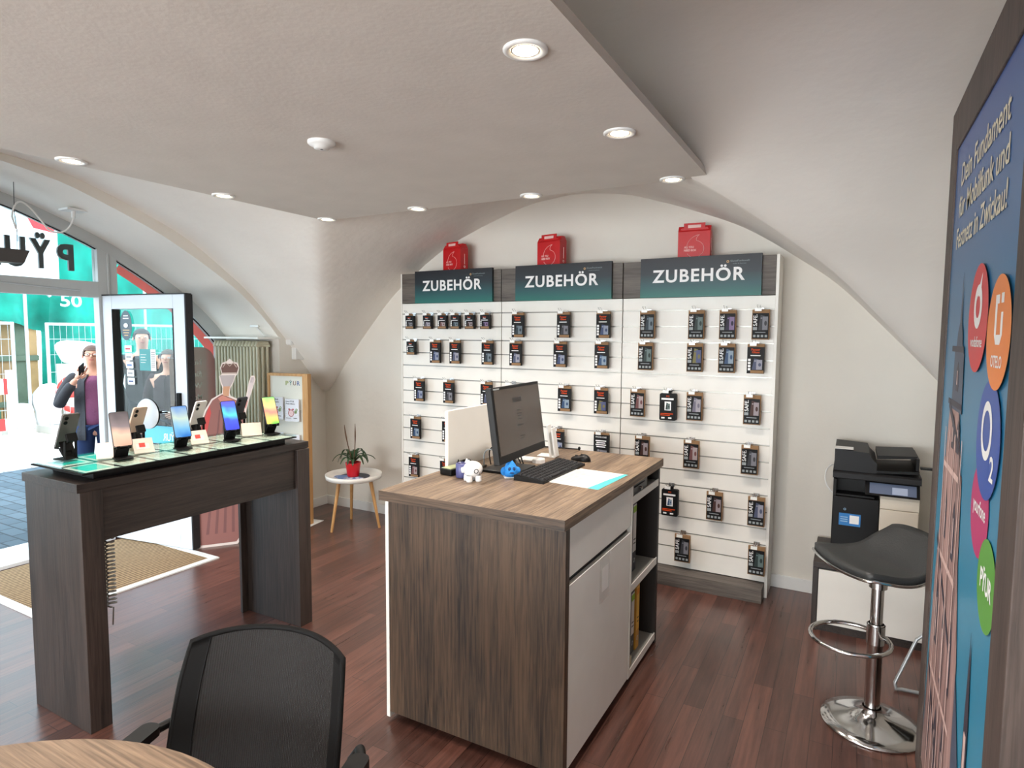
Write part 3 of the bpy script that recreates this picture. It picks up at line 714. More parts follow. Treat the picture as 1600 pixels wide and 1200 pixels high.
def hang(x, z, side, rw, i, n, kind=None, img=None, dy=0):
    where = '%s, %s slatwall unit' % (row_phrase(rw), side)
    pos = ('%s from left' % ORD[i]) if n > 1 else 'the only one'
    h = thing('display_hook', 'wire hook, %s, %s' % (pos, where), 'hook', (x, 4.058, z), 0, 'wire hooks on the slatwall')
    for s_ in (HK_W, HK_P):
        c = s_.copy(); COL.objects.link(c); c.parent = h
    if kind is None: return
    b, p = pack_mesh(kind, img)
    r = thing('accessory_box', '%s, %s picture, %s, %s' % (LOOK[kind], IMGW[img], pos, where), 'box', (x+(.008 if kind != 'small' else 0), 4.058-(.036 if kind == 'rounded' else .022)+dy, z-.001), 0, 'accessory boxes on the slatwall')
    for s_ in (b, p):
        c = s_.copy(); COL.objects.link(c); c.parent = r
PK = {('left',1):[(-3.179,'small','grey'),(-3.002,'small','pale'),(-2.857,'small','rose'),(-2.734,'small','slate'),(-2.600,'small','brown'),(-2.460,'small','night')],
 ('left',2):[(-3.169,'small','green'),(-2.934,'panzer','blue'),(-2.744,'panzer','violet'),(-2.446,'panzer','slate')],
 ('left',3):[(-3.096,'panzer','blue'),(-2.805,'panzer','grey'),(-2.454,'panzer','violet')],
 ('left',4):[(-3.135,'panzer','sky'),(-2.816,'panzer','grey')],
 ('left',5):[(-3.154,'panzer','rose'),(-2.837,'panzer','yellow')],
 ('middle',1):[(-2.184,'panzer','slate'),(-1.816,'panzer','grey'),(-1.517,'panzer','blue')],
 ('middle',2):[(-2.202,'panzer','violet'),(-1.840,'panzer','blue'),(-1.526,'panzer','sky')],
 ('middle',3):[(-2.238,None,None),(-1.801,'panzer','sky'),(-1.524,'panzer','yellow')],
 ('middle',4):[(-1.850,'panzer','blue'),(-1.515,'text','grey')],
 ('right',1):[(-1.208,'safe','slate'),(-.889,'safe','green'),(-.697,'safe','night'),(-.504,'safe','grey')],
 ('right',2):[(-1.216,'safe','green'),(-.893,'safe','yellow'),(-.696,'safe','sky'),(-.525,'panzer','violet')],
 ('right',3):[(-1.263,'safe','rose'),(-1.053,'rounded','green'),(-.886,'safe','pale'),(-.536,'safe','brown')],
 ('right',4):[(-1.224,'safe','brown'),(-.897,'safe','rose'),(-.539,'safe','grey')],
 ('right',5):[(-1.024,'rounded','sky'),(-.741,'safe','brown'),(-.489,'safe','violet')],
 ('right',6):[(-.937,'safe','grey'),(-.477,'safe','green')]}
for (side, rw), lst in PK.items():
    for i, (x, k, im) in enumerate(lst): hang(x, ROWZ[rw], side, rw, i, len(lst), k, im)

# ================================================================== COMPUTER DESK
DX0, DX1, DY0, DY1, DH = -1.69, -.85, 1.935, 3.215, 1.0
r = thing('service_desk', 'grey oak service desk with white drawer fronts in the centre of the shop', 'desk', (-1.27, 2.575, 0))
def L(x, y): return (x+1.27, y-2.575)
m = MB(); a = L(DX0,DY0); b = L(DX1,DY1); m.box(a[0],b[0],a[1]+.002,b[1],.960,DH); m.box(a[0],b[0],a[1],a[1]+.0019,.960,DH,1); m.build('worktop', [M_oakY, M_oakX], r)
m = MB(); a = L(-1.655,1.955); b = L(-.853,1.99); m.box(a[0],b[0],a[1],b[1],.045,.959); m.build('end_panel', M_oakV, r, bevel=.0015)
m = MB(); a = L(-1.672,1.955); m.box(a[0],a[0]+.016,a[1],a[1]+1.24,.02,.959); m.build('back_panel', M_white, r)
m = MB(); a = L(-1.655,3.175); b = L(-.862,3.20); m.box(a[0],b[0],a[1],b[1],.0,.959); m.build('far_panel', mat('desk_dark_side',(34,29,26),.5), r)
m = MB(); a = L(-1.64,2.04); b = L(-.93,3.17); m.box(a[0],b[0],a[1],b[1],0,.028); m.build('plinth', M_blackm, r)
m = MB(); a = L(-1.655,1.992); b = L(-.876,2.71); m.box(a[0],b[0],a[1],b[1],.06,.955); m.build('carcass', mat('carcass_black',(20,19,19),.6), r)
m = MB(); a = L(-.874,1.992); m.box(a[0],a[0]+.019,a[1],a[1]+.703,.775,.957); m.build('drawer', M_white, r, bevel=.0015)
m = MB(); a = L(-.874,1.992); m.box(a[0],a[0]+.019,a[1],a[1]+.703,.045,.745); m.build('door', M_white, r, bevel=.0015)
m = MB(); a = L(-.874,2.705); m.box(a[0]-.55,a[0]+.019,a[1],a[1]+.018,.045,.958); m.build('divider', M_white, r)
for z, nm in ((.868,'upper'),(.445,'mid'),(.03,'low')):
    m = MB(); a = L(-1.60,2.724); b = L(-.862,3.174); m.box(a[0],b[0]-.004,a[1],b[1],z,z+.022,0); m.box(b[0]-.004,b[0],a[1],b[1],z-.006,z+.03,1)
    m.build('shelf', [mat('shelf_grey',(150,148,142),.5), M_white], r)
m = MB(); a = L(-1.60,2.724); m.box(a[0],a[0]+.01,a[1],a[1]+.45,.05,.958); m.build('rear_board', mat('carcass_black',(20,19,19),.6), r)
dr = MB(); a = L(-.90,2.74); dr.box(a[0]-.25,a[0]+.028,a[1],a[1]+.26,.893,.955); drw = dr.build('pencil_drawer', mat('drawer_grey',(92,92,92),.45), r, bevel=.002)
m = MB(); k = a[0]+.029; m.tube([(k,a[1]+.13,.915),(k+.014,a[1]+.13,.915)], .008, 0, 10); m.box(k,k+.002,a[1]+.05,a[1]+.21,.930,.934,1); m.build('knob', [M_chrome, M_blackm], drw)

# sheet in a clear sleeve taped on the door (its code is left out)
m = MB(); m.prism(rrect(.115,.19,.006), (-.853,2.30,.555), Y, Z, .001, 0); m.rect((-.8515,2.318,.60), Y, Z, .075, .10, 1, .001)
tag(m.build('taped_notice', [M_clear, M_paper]), 'small clear sleeve with a sheet taped to the white desk door', 'notice')

# binders in the open shelves
def binder(x, y, z, c1, band, label, h=.30, w=.055, col=(24,26,40)):
    r = thing('ring_binder', label, 'binder', (x, y, z), 0, 'ring binders in the desk')
    MB().box(-.26, 0, 0, w, 0, h).build('cover', mat('binder_%d_%d_%d' % col, col, .5), r, bevel=.002)
    m = MB(); m.rect((.001,.006,.10), Y, Z, w-.012, h-.12, 0); m.rect((.0015,.006,h-.06), Y, Z, w-.012, .032, 1); m.rect((.0015,.014,.16), Y, Z, w-.03, .006, 2); m.rect((.0015,.014,.14), Y, Z, w-.03, .006, 2)
    m.build('spine_label', [mat('spine_%d' % c1[0], c1, .6), mat('band_%d' % band[0], band, .6), M_ink], r)
    m = MB(); m.ring((.001,w/2,.055), Y, Z, .008, .012, 0, n=16); m.build('finger_hole', M_steel, r)
binder(-.915,2.915,.468,(226,226,222),(150,196,60),'blue ring binder with white and green spine on the upper desk shelf',.36,.062)
binder(-.945,2.835,.468,(40,42,52),(40,44,60),'plain black ring binder on the upper desk shelf',.35,.07,(18,18,22))
binder(-.90,2.955,.053,(240,196,90),(232,150,40),'yellow and orange ring binder on the lowest desk shelf',.345,.055,(206,150,60))
binder(-.905,2.885,.053,(226,226,222),(150,196,60),'binder with white and green spine beside the yellow one, lowest shelf',.335,.058,(60,60,62))
binder(-.92,2.80,.053,(200,202,206),(96,110,160),'grey ring binder nearest the divider on the lowest desk shelf',.325,.06,(34,34,46))
tag(MB().box(-.06,0,0,.08,0,.045).build('paper_stack', mat('card_beige',(190,180,150),.8), loc=(-.875,2.735,.053)), 'small beige card stack in front of the binders, lowest shelf', 'paper')

# privacy screen
r = thing('privacy_screen', 'low white privacy screen standing along the back edge of the desk', 'screen panel', (-1.672, 2.385, DH))
MB().box(0,.019,0,.80,0,.285).build('panel', M_white, r, bevel=.002)
m = MB(); m.disc((.0195,.085,.035), Y, Z, .006, m=0, n=12, off=.0002); m.build('cable_hole', M_ink, r)

# monitor
r = thing('computer_monitor', 'black flat computer monitor on the service desk, screen towards the right', 'monitor', (-1.385, 2.545, DH), radians(3))
tilt = Matrix.Rotation(radians(-8), 4, 'Y'); 
def tb_(x, y, z): return V((.055,0,.078)) + tilt @ V((x,y*.95,z*1.01))
def tbox(m, x0,x1,y0,y1,z0,z1,mi=0):
    vs = [tb_(x,y,z) for z in (z0,z1) for y in (y0,y1) for x in (x0,x1)]; m.add(vs, [(0,2,3,1),(4,5,7,6),(0,1,5,4),(2,6,7,3),(0,4,6,2),(1,3,7,5)], mi)
m = MB(); tbox(m,-.03,0,-.27,.27,0,.335); tbox(m,-.055,-.03,-.16,.16,.05,.26); m.build('housing', M_black, r, bevel=.003)
m = MB(); tbox(m,0,.003,-.252,.252,.035,.322); m.build('screen', mat('screen_off',(70,62,56),.22), r)
m = MB()
for (y, z, w, h) in ((-.07,.255,.10,.022),(-.035,.215,.05,.004),(-.035,.20,.06,.004),(-.03,.188,.05,.004),(-.03,.175,.055,.004),(-.045,.145,.075,.007),(-.03,.095,.06,.004),(-.03,.085,.05,.003)):
    m.quad(tb_(.0036,y,z),tb_(.0036,y+w,z),tb_(.0036,y+w,z+h),tb_(.0036,y,z+h),0)
m.build('screen_content', mat('screen_marks',(40,36,34),.4), r)
m = MB(); m.tube([tb_(-.05,0,.12), (-.02,0,.03), (-.02,0,.012)], .022, 0, 10); m.box(-.13,.06,-.09,.12,0,.012); m.build('stand', M_black, r, bevel=.003)
m = MB(); m.quad(tb_(.0005,-.25,.324),tb_(.0005,-.19,.324),tb_(.0005,-.19,.330),tb_(.0005,-.25,.330)); m.build('maker_mark', M_pgrey, r)

# keyboard
r = thing('keyboard', 'black keyboard lying in front of the monitor', 'keyboard', (-1.215, 2.60, DH), radians(-1))
m = MB(); m.prism([(-.075,0),(.075,0),(.075,.012),(-.075,.026)], (0,-.225,0), X, Z, .45, 0); kb = m.build('body', M_black, r, bevel=.003)
m = MB(); 
for i in range(6):
    for j in range(20):
        if (i == 5 and 3 < j < 9): continue
        x = .060-.0235*(5-i)-.0; x = -.062+.0225*i; y = -.213+.0214*j; zt = .026-(x+.075)/.15*.014
        w = .0165
        m.add([(x-.001,y-.001,zt),(x+w+.001,y-.001,zt-.0015),(x+w+.001,y+.018,zt-.0015),(x-.001,y+.018,zt),(x+.002,y+.001,zt+.006),(x+w-.002,y+.001,zt+.0045),(x+w-.002,y+.016,zt+.0045),(x+.002,y+.016,zt+.006)],
              [(4,5,6,7),(0,1,5,4),(1,2,6,5),(2,3,7,6),(3,0,4,7)], 0)
    if i == 5: m.box(-.062+.0225*5,-.062+.0225*5+.0165,-.213+.0214*4,-.213+.0214*9-.004,.012,.0185)
tag(m.build('keys', M_dgrey, r), kind='stuff')
# mouse
r = thing('computer_mouse', 'black computer mouse beyond the keyboard', 'mouse', (-1.205, 2.935, DH), radians(80))
m = MB(); vs = []; n = 20
for k in range(7):
    a = k/6*pi/2
    for j in range(n):
        t = 2*pi*j/n; vs.append((.033*cos(t)*cos(a)**.6, .058*sin(t)*cos(a)**.6, .028*sin(a)*(1-.25*sin(t))+.002))
fs = [(k*n+j,k*n+(j+1)%n,(k+1)*n+(j+1)%n,(k+1)*n+j) for k in range(6) for j in range(n)]; m.add(vs, fs, 0, True)
m.build('shell', M_black, r); m = MB(); m.box(-.004,.004,.018,.032,.020,.026); m.build('wheel', M_dgrey, r, bevel=.001)
# papers
m = MB(); m.prism([(-1.150,2.425),(-.905,2.40),(-.885,2.735),(-1.13,2.75)], (0,0,DH+.0012), X, Y, .001, 0); m.prism([(-.955,2.404),(-.905,2.40),(-.885,2.735),(-.905,2.736),(-.930,2.60)], (0,0,DH+.0016), X, Y, .0003, 1)
tag(m.build('flyer', [M_paper, mat('teal_wave',(80,190,190),.5)]), 'flyer with a teal wave under the white letter on the desk', 'paper')
m = MB(); m.prism([(-1.168,2.432),(-.955,2.412),(-.948,2.705),(-1.163,2.722)], (0,0,DH+.0026), X, Y, .0008, 0)
for k in range(9): m.rect((-1.13+.001*k,2.47+.026*k,DH+.0030), X, Y, .10-.03*(k%3)+.05*(k in (1,2,6)), .004, 1)
tag(m.build('letter_sheet', [mat('letter_paper',(212,212,208),.6), M_pgrey]), 'white printed letter lying beside the keyboard', 'paper')

# piggy bank
r = thing('piggy_bank', 'small white piggy bank with a round black mark on the desk', 'piggy bank', (-1.445, 2.275, DH), radians(50))
m = MB(); m.ball((0,0,.052), .044, .036, .037, 0, 24, 16)
for sx in (-.022,.02):
    for sy in (-.018,.018): m.lathe([(0,0),(.013,0),(.0145,.006),(.013,.028)], (sx,sy,0), 0, 14)
m.build('body', M_whitetext, r)
m = MB(); m.lathe([(.013,0),(.012,.008),(0,.010)], m=0, n=16, T=Matrix.Translation((-.043,0,.052)) @ Matrix.Rotation(radians(-90),4,'Y')); m.build('snout', M_whitetext, r)
for sy in (-1,1):
    m = MB(); m.prism([(-.010,0),(.010,0),(.0,.020)], (-.022,.016*sy,.080), X, Z, .005, 0); m.build('ear', M_whitetext, r, bevel=.001)
m = MB(); T = Matrix.Translation((.006,-.0345,.046)); m.ring((.004,-.0368,.050), X, Z, .0075, .0105, 0, n=24); m.text('2', (.015,-.0362,.036), X, Z, .009, None, 0, off=.0005); m.box(.002,.018,-.002,.002,.0885,.0895)
m.build('mark', M_ink, r)
# things behind it
r = thing('desk_telephone', 'black device with a pale top lying beside the privacy screen', 'telephone', (-1.60, 2.37, DH), radians(-8))
MB().box(-.035,.035,-.07,.11,0,.03).build('base', M_black, r, bevel=.004); m = MB(); m.box(-.026,.026,-.06,.02,.03,.034); m.build('display', mat('pale_green',(190,196,150),.4), r)
m = MB(); m.tube([(-.012,.03,.038),(-.012,.07,.044),(-.012,.11,.038)], [.010,.008,.010], 0, 8); m.build('handset', M_black, r)
m = MB(); m.lathe([(0,0),(.026,0),(.028,.004),(.029,.062),(.025,.066),(.024,.06),(0,.058)], n=24); tag(m.build('ink_pot', mat('indigo',(84,86,136),.35), loc=(-1.525,2.31,DH)), 'small indigo pot half hidden behind the piggy bank', 'pot')
# cables
m = MB(); rnd = random.Random(4)
for k in range(6):
    a = (-1.56+.02*k, 2.56+.03*k, .006); pts = bez(a, (-1.60+.02*k,2.60,.10+.02*(k%3)), (-1.50,2.52+.05*k,.12), (-1.48+.015*k,2.68,.006), 12); m.tube(pts, .0035, 0 if k%3 else 1, 5)
m.tube(bez((-1.49,2.42,.006),(-1.52,2.46,.03),(-1.54,2.50,.004),(-1.55,2.56,.006)), .005, 0, 6)
tag(m.build('cable_tangle', [M_black, M_pgrey], loc=(0,0,DH)), 'tangle of black cables between privacy screen and monitor', 'cables')
m = MB(); m.tube([(-1.55,3.17,.006),(-1.32,3.19,.008)], .004, 0, 6); m.ball((-1.32,3.19,.012), .008, .008, .011); tag(m.build('cable_end', M_black, loc=(0,0,DH)), 'black cable end lying at the far edge of the desk', 'cable')
# blue figurine
r = thing('blue_figurine', 'small bright blue plush drop with a face beside the keyboard', 'figurine', (-1.332, 2.415, DH), radians(40))
m = MB(); m.lathe([(0,.006),(.026,.008),(.033,.022),(.032,.040),(.022,.060),(.010,.078),(0,.088)], n=20); m.ball((-.03,0,.03),.016,.014,.02); m.ball((.03,0,.03),.016,.014,.02); m.build('body', mat('plush_blue',(40,140,226),.7,bump=.4,bscale=120), r)
m = MB(); m.ball((-.010,-.028,.045),.007,.004,.009); m.ball((.010,-.028,.045),.007,.004,.009); m.ball((0,-.032,.028),.010,.003,.004); m.build('face', mat('plush_navy',(20,60,110),.6), r)
m = MB(); m.box(-.03,.03,-.018,.018,0,.008); m.build('foot_plate', M_whitep, r, bevel=.002)
# white items behind keyboard
m = MB(); m.lathe([(0,0),(.034,0),(.034,.018),(.030,.022),(0,.022)], n=8, smooth=False); tag(m.build('white_puck', M_whitep, loc=(-1.37,2.78,DH)), 'eight sided white puck behind the keyboard', 'puck')
tag(MB().box(-.05,.05,-.045,.045,0,.012).build('white_card_box', M_whitep, loc=(-1.45,2.80,DH), bevel=.002), 'flat white card box behind the puck', 'box')
r = thing('sign_holder', 'slim white upright holder to the right of the monitor', 'stand', (-1.40, 2.945, DH), radians(8))
MB().box(-.05,.05,-.03,.05,0,.008).build('base', M_whitep, r, bevel=.002)
m = MB(); m.prism([(0,0),(.012,0),(-.012,.165),(-.020,.165)], (.02,-.03,.006), X, Z, .06, 0); m.prism([(0,0),(.010,0),(-.012,.150),(-.020,.150)], (.045,-.03,.006), X, Z, .06, 0); m.build('upright', M_whitep, r)

# ================================================================== HIGH COUNTER
r = thing('high_counter', 'dark oak high counter on two broad legs near the window', 'counter', (-2.88, 1.87, 0))
def C_(m, x0,x1,y0,y1,z0,z1,mi=0): return m.box(x0+2.88,x1+2.88,y0-1.87,y1-1.87,z0,z1,mi)
m = MB(); C_(m,-3.10,-2.66,1.275,2.465,1.005,1.042); m.build('top', M_darkY, r, bevel=.002)
m = MB(); C_(m,-3.10,-2.66,1.285,1.37,0,1.005); m.build('leg', M_darkV, r, bevel=.002)
m = MB(); C_(m,-3.04,-2.645,2.37,2.455,0,1.005); C_(m,-3.10,-3.04,2.37,2.40,0,1.005); C_(m,-3.10,-3.08,2.33,2.37,0,1.005); m.build('leg', M_darkV, r, bevel=.002)
m = MB(); C_(m,-2.685,-2.665,1.372,2.369,.79,1.004); C_(m,-3.095,-3.075,1.372,2.329,.79,1.004); m.build('apron', M_darkY, r)
# coiled cable
m = MB(); pts = [(.016*cos(t*2*pi/ .9*1.0), .016*sin(t*2*pi/.9), .78-.0165*t/ .9) for t in [i*.06 for i in range(int(18*.9/.06))]]
m.tube(pts, .0035, 0, 5); m.tube([(.0,.0,.80),(.016,0,.78)], .0035, 0, 5); m.tube([(.01,.0,.48),(.0,.0,.40)], .003, 0, 5)
tag(m.build('coiled_cable', mat('coil_grey',(120,116,112),.4), loc=(-2.712,1.415,0)), 'coiled spring cable hanging beside the near counter leg', 'cable')
# display tray with a glass plate
r = thing('display_tray', 'black display tray with glass plate on top of the high counter', 'tray', (-2.87, 1.84, 1.042))
m = MB(); m.box(-.16,.165,-.48,.50,0,.030); m.build('base', M_black, r, bevel=.002)
m = MB(); m.box(-.205,.205,-.54,.545,.030,.036); m.build('backing_plate', M_blackm, r)
m = MB(); m.box(-.205,.205,-.54,.545,.0395,.0455); m.build('glass_plate', glass_mat('plate_glass',(240,248,245), .35), r)
TZ = 1.042+.0365
k = 0
for row, x in (('front row',-2.765),('back row',-2.965)):
    for j in range(7):
        y = 1.385+.152*j; teal = (j == 0) or (row == 'back row' and j == 1)
        m = MB(); m.box(-.088,.088,-.066,.066,0,.0012,0)
        m.rect((-.07,-.05,.0014), X, Y, .13, .10, 1)
        if not teal:
            for q in range(4): m.rect((-.06,-.04+.02*q,.0016), X, Y, .07+.01*(q%2), .006, 2)
        nm = ['first','second','third','fourth','fifth','sixth','seventh'][j]
        tag(m.build('product_card', [M_paper, mat('card_teal',(40,206,196),.5) if teal else mat('card_cream',(236,226,216),.6), mat('card_brown',(170,140,120),.6)], loc=(x,y,TZ)),
            '%s product card under the glass, %s, %s from the near end' % ('turquoise' if teal else 'cream', row, nm), 'card', 'product cards under the glass plate')
PZ = 1.042+.0457
scr = {'bronze': gradient('screen_bronze', [(0,(222,170,150)),(.35,(236,196,176)),(.6,(140,130,134)),(1,(80,76,80))], 'Z', 0, .15, .25, emit=.15, wav=9),
       'sky': gradient('screen_sky', [(0,(40,110,190)),(.3,(110,170,210)),(.65,(176,196,190)),(1,(54,116,196))], 'Z', 0, .15, .25, emit=.3, wav=9),
       'indigo': gradient('screen_indigo', [(0,(60,70,214)),(.35,(70,90,232)),(.55,(90,200,236)),(.75,(80,110,240)),(1,(96,90,230))], 'Z', 0, .15, .25, emit=.35, wav=11),
       'sunset': gradient('screen_sunset', [(0,(120,210,80)),(.22,(240,190,110)),(.45,(238,130,120)),(.65,(230,180,130)),(1,(70,220,100))], 'Z', 0, .15, .25, emit=.3, wav=9)}
def phone(x, y, rz, screen, back, label, h=.160, w=.076, tilt_=22, ring=False):
    """rz = 0: screen faces +x"""
    r = thing('smartphone', label, 'smartphone', (x, y, PZ), rz, 'smartphones on display stands')
    R_ = Matrix.Translation((.0,0,.052)) @ Matrix.Rotation(radians(-tilt_),4,'Y')
    def PP(m, poly, xx, t, mi=0):
        base = MB().prism(poly, (xx,0,0), Y, Z, t, 0); m.add([R_ @ V(p) for p in base.v], base.f, mi)
    m = MB(); PP(m, rrect(w,h,.009,5,-w/2,0), .008, .008, 0); m.build('case', back, r)
    m = MB(); base = MB().prism(rrect(w-.006,h-.006,.007,5,-w/2+.003,.003), (0,0,0), Y, Z, .0004, 0)
    s_ = base.build('display', screen, r); s_.matrix_local = R_ @ Matrix.Translation((.0086,0,0))
    m = MB()
    for zz in ((h-.018),(h-.040)): 
        for T in [R_ @ Matrix.Translation((-.0008,.020,zz)) @ Matrix.Rotation(radians(-90),4,'Y')]: m.lathe([(.0085,0),(.0085,.002),(.005,.0025),(0,.0015)], m=0, n=16, T=T)
    m.build('camera_lens', M_blackm, r)
    return r
def stand(x, y, rz, label, tall=0.0):
    r = thing('phone_stand', label, 'phone stand', (x, y, PZ), rz, 'black folding phone stands')
    MB().prism(rrect(.075,.070,.012,4,-.045,-.035), (0,0,.004), X, Y, .004).build('base_plate', M_blackm, r)
    m = MB(); m.prism([(-.045,.0),(-.035,.0),(-.004,.040),(-.012,.046)], (0,-.026,.004), X, Z, .052, 0)
    for yy in (-.026,.023): m.prism([(-.045,0),(-.033,0),(-.034,.072),(-.048,.082)], (0,yy,.004), X, Z, .0035, 0)
    m.prism([(-.060,.080),(-.050,.072),(-.042,.108),(-.050,.112)], (0,-.022,.004), X, Z, .044, 0)
    # slanting back plate with an opening
    B = Matrix.Translation((-.04,0,.006)) @ Matrix.Rotation(radians(22),4,'Y')
    for (y0,y1,z0,z1) in ((-.028,.028,0,.016),(-.028,.028,.034,.085),(-.028,-.013,.016,.034),(.013,.028,.016,.034)):
        b = MB().box(0,.003,y0,y1,z0,z1); m.add([B @ V(p) for p in b.v], b.f, 0)
    for yy in (-.022,.022): m.box(-.006,.020,yy-.006,yy+.006,.046,.050); m.box(.016,.020,yy-.006,yy+.006,.046,.060)
    m.build('arm', M_blackm, r)
M_pb = mat('phone_black',(24,26,36),.3); M_pt = mat('phone_titan',(92,88,86),.35); M_pg = mat('phone_gold',(214,184,164),.3); M_pw = mat('phone_pearl',(232,224,222),.3)
FR = [(1.535,'bronze',M_pt,'second from the near end, bronze wallpaper'),(1.815,'sky',M_pb,'with a pale blue wallpaper'),(2.085,'indigo',M_pb,'with a deep blue and violet wallpaper'),(2.34,'sunset',M_pb,'with a green to orange wallpaper, at the far end')]
for y, s_, bk, lb in FR:
    phone(-2.80, y, radians(-14), scr[s_], bk, 'smartphone facing the room, '+lb)
    stand(-2.80, y, radians(-14), 'black stand holding the smartphone '+lb)
phone(-3.02, 1.405, radians(190), scr['bronze'], M_pt, 'grey smartphone seen from behind at the near end of the counter'); stand(-3.02, 1.405, radians(190), 'black stand with an oval hole under the grey phone seen from behind')
for y, bk, lb in ((1.70,M_pg,'gold'),(2.015,M_pw,'pearl white'),(2.265,M_pb,'black')):
    phone(-3.015, y, radians(192), scr['sky'], bk, '%s smartphone facing the window in the back row' % lb); stand(-3.015, y, radians(192), 'black stand of the %s smartphone in the back row' % lb)
def tent(x, y, rz, label, pic, w=.085, h=.062):
    r = thing('price_tent', label, 'price card', (x, y, PZ), rz, 'folded price cards on the counter')
    m = MB(); m.prism([(0,0),(.0015,0),(-.040,h),(-.0415,h)], (.0,-w/2,0), X, Z, w, 0); m.prism([(-.0415,h),(-.040,h),(-.078,0),(-.080,0)], (0,-w/2,0), X, Z, w, 0); m.build('card', mat('tent_cream',(232,214,200),.7), r)
    if pic:
        u = V((-.0415,0,h)).normalized(); m = MB(); m.rect(V((.0022,-w/2+.012,0))+u*.02, Y, u, w-.03, h-.035, 0); m.rect(V((.003,-w/2+.025,0))+u*.03, Y, u, w-.06, h*.35, 1); m.build('print', [mat('tent_print',(226,224,220),.6), mat('tent_red',(220,70,60),.6)], r)
tent(-2.93,1.545,radians(150),'plain cream price card left of the bronze smartphone',False,.09,.065)
tent(-2.86,1.665,radians(-14),'cream price card with red picture between bronze and pale blue phones',True)
tent(-2.86,1.945,radians(-14),'cream price card with red picture between pale and deep blue phones',True)
tent(-2.92,2.285,radians(150),'plain cream price card left of the farthest smartphone',False,.10,.065)

# ================================================================== ROUND SIDE TABLE AND PLANT
r = thing('side_table', 'small round white tray table on three wooden legs', 'side table', (-3.682, 3.905, 0))
m = MB(); m.lathe([(0,.418),(.215,.418),(.232,.426),(.236,.462),(.230,.462),(.224,.436),(0,.434)], n=48); m.build('tray_top', M_white, r)
m = MB(); m.prism([(.165*cos(t),.165*sin(t)) for t in [2*pi*i/40 for i in range(40)]], (0,0,.4352), X, Y, .0008, 0)
m.prism([(.15*cos(t),.075*sin(t)-.06) for t in [2*pi*i/24 for i in range(24)]], (.0,0,.4358), X, Y, .0004, 1)
rnd = random.Random(2)
for k in range(12): m.prism([(.014*cos(t),.02*sin(t)) for t in [2*pi*i/8 for i in range(8)]], (rnd.uniform(-.12,.12),rnd.uniform(-.11,-.02),.4362), X, Y, .0003, 2)
m.build('picture_disc', [mat('pic_dark',(44,50,66),.5), mat('pic_blue',(110,140,190),.5), mat('pic_pale',(220,226,236),.5)], r)
for a in (258, 20, 140):
    m = MB(); c, s_ = cos(radians(a)), sin(radians(a)); m.tube([(c*.225,s_*.225,0),(c*.145,s_*.145,.425)], [.011,.017], 0, 12); m.build('leg', M_pine, r)
r = thing('potted_orchid', 'green plant with two bare stems in a red pot on the round table', 'potted plant', (-3.688, 3.905, .436))
m = MB(); m.lathe([(0,0),(.046,0),(.050,.01),(.064,.11),(.066,.122),(.060,.122),(.057,.112),(0,.105)], n=28); m.build('pot', mat('pot_red',(206,16,30),.3), r)
m = MB(); m.lathe([(0,.108),(.056,.110)], n=20); m.build('soil', mat('bark',(60,44,34),.95), r)
M_leafg = mat('leaf_green',(44,72,40),.4,var=.2,vscale=30); M_stem = mat('stem_brown',(92,64,40),.7)
rnd = random.Random(8); 
for k in range(15):
    a = k*2.4+.3; L_ = rnd.uniform(.12,.21); up = rnd.uniform(.06,.16); d = V((cos(a),sin(a),0)); pd = V((-sin(a),cos(a),0))
    pts = bez((0,0,.11), d*(L_*.3)+Z*(.11+up*.9), d*(L_*.75)+Z*(.11+up), d*L_+Z*(.11+up*.15), 9); m = MB(); vs = []
    for i, p in enumerate(pts):
        w = .013*sin(pi*min(1,(i+1)/10.5))+.002; vs += [p+pd*w+Z*.004, p-Z*.002, p-pd*w+Z*.004]
    fs = []
    for i in range(len(pts)-1): fs += [(3*i,3*i+1,3*i+4,3*i+3),(3*i+1,3*i+2,3*i+5,3*i+4)]
    m.add(vs, fs, 0, True); o = m.build('leaf', M_leafg, r); sm = o.modifiers.new('t','SOLIDIFY'); sm.thickness = .0015
for (dx, dy, h) in ((-.075,-.02,.44),(.0,.03,.45)):
    m = MB(); m.tube(bez((0,0,.11),(dx*.3,dy,.22),(dx*.8,dy,.32),(dx,dy,h),10), [.004]*6+[.005,.006,.006,.004,.002], 0, 6); m.build('flower_stem', M_stem, r)

# ================================================================== BROCHURE BOARD
ba = atan2(-.07,-.41)+pi; bc, bs = cos(ba), sin(ba)
r = thing('brochure_board', 'timber framed board with leaflet holders in the corner', 'brochure stand', (-4.445, 3.665, 0), ba)
BW = .42
m = MB(); m.box(-.0,.022,0,.05,0,1.305); m.box(BW-.055,BW,0,.05,0,1.305); m.box(.022,BW-.055,0,.05,1.283,1.305); m.box(.022,BW-.055,0,.05,0,.06); m.build('frame', M_pine, r, bevel=.002)
MB().box(.022,BW-.055,.014,.03,.06,1.283).build('board', mat('board_ivory',(222,220,208),.6), r)
m = MB(); 
for ch, x, c in (('P',.185,0),('Ÿ',.222,1),('U',.262,2),('R',.303,3)): m.text(ch, (x,.014,1.205), X, Z, .036, .030, c, bold=.02, off=.001)
m.build('logo', [mat('logo_olive',(140,150,60),.5), mat('logo_teal',(60,120,120),.5), mat('logo_brown',(120,80,60),.5), mat('logo_blue',(80,100,150),.5)], r)
MB().box(-.02,BW+.03,-.05,.15,0,.004).build('foot_plate', M_whitep, r)
k = 0
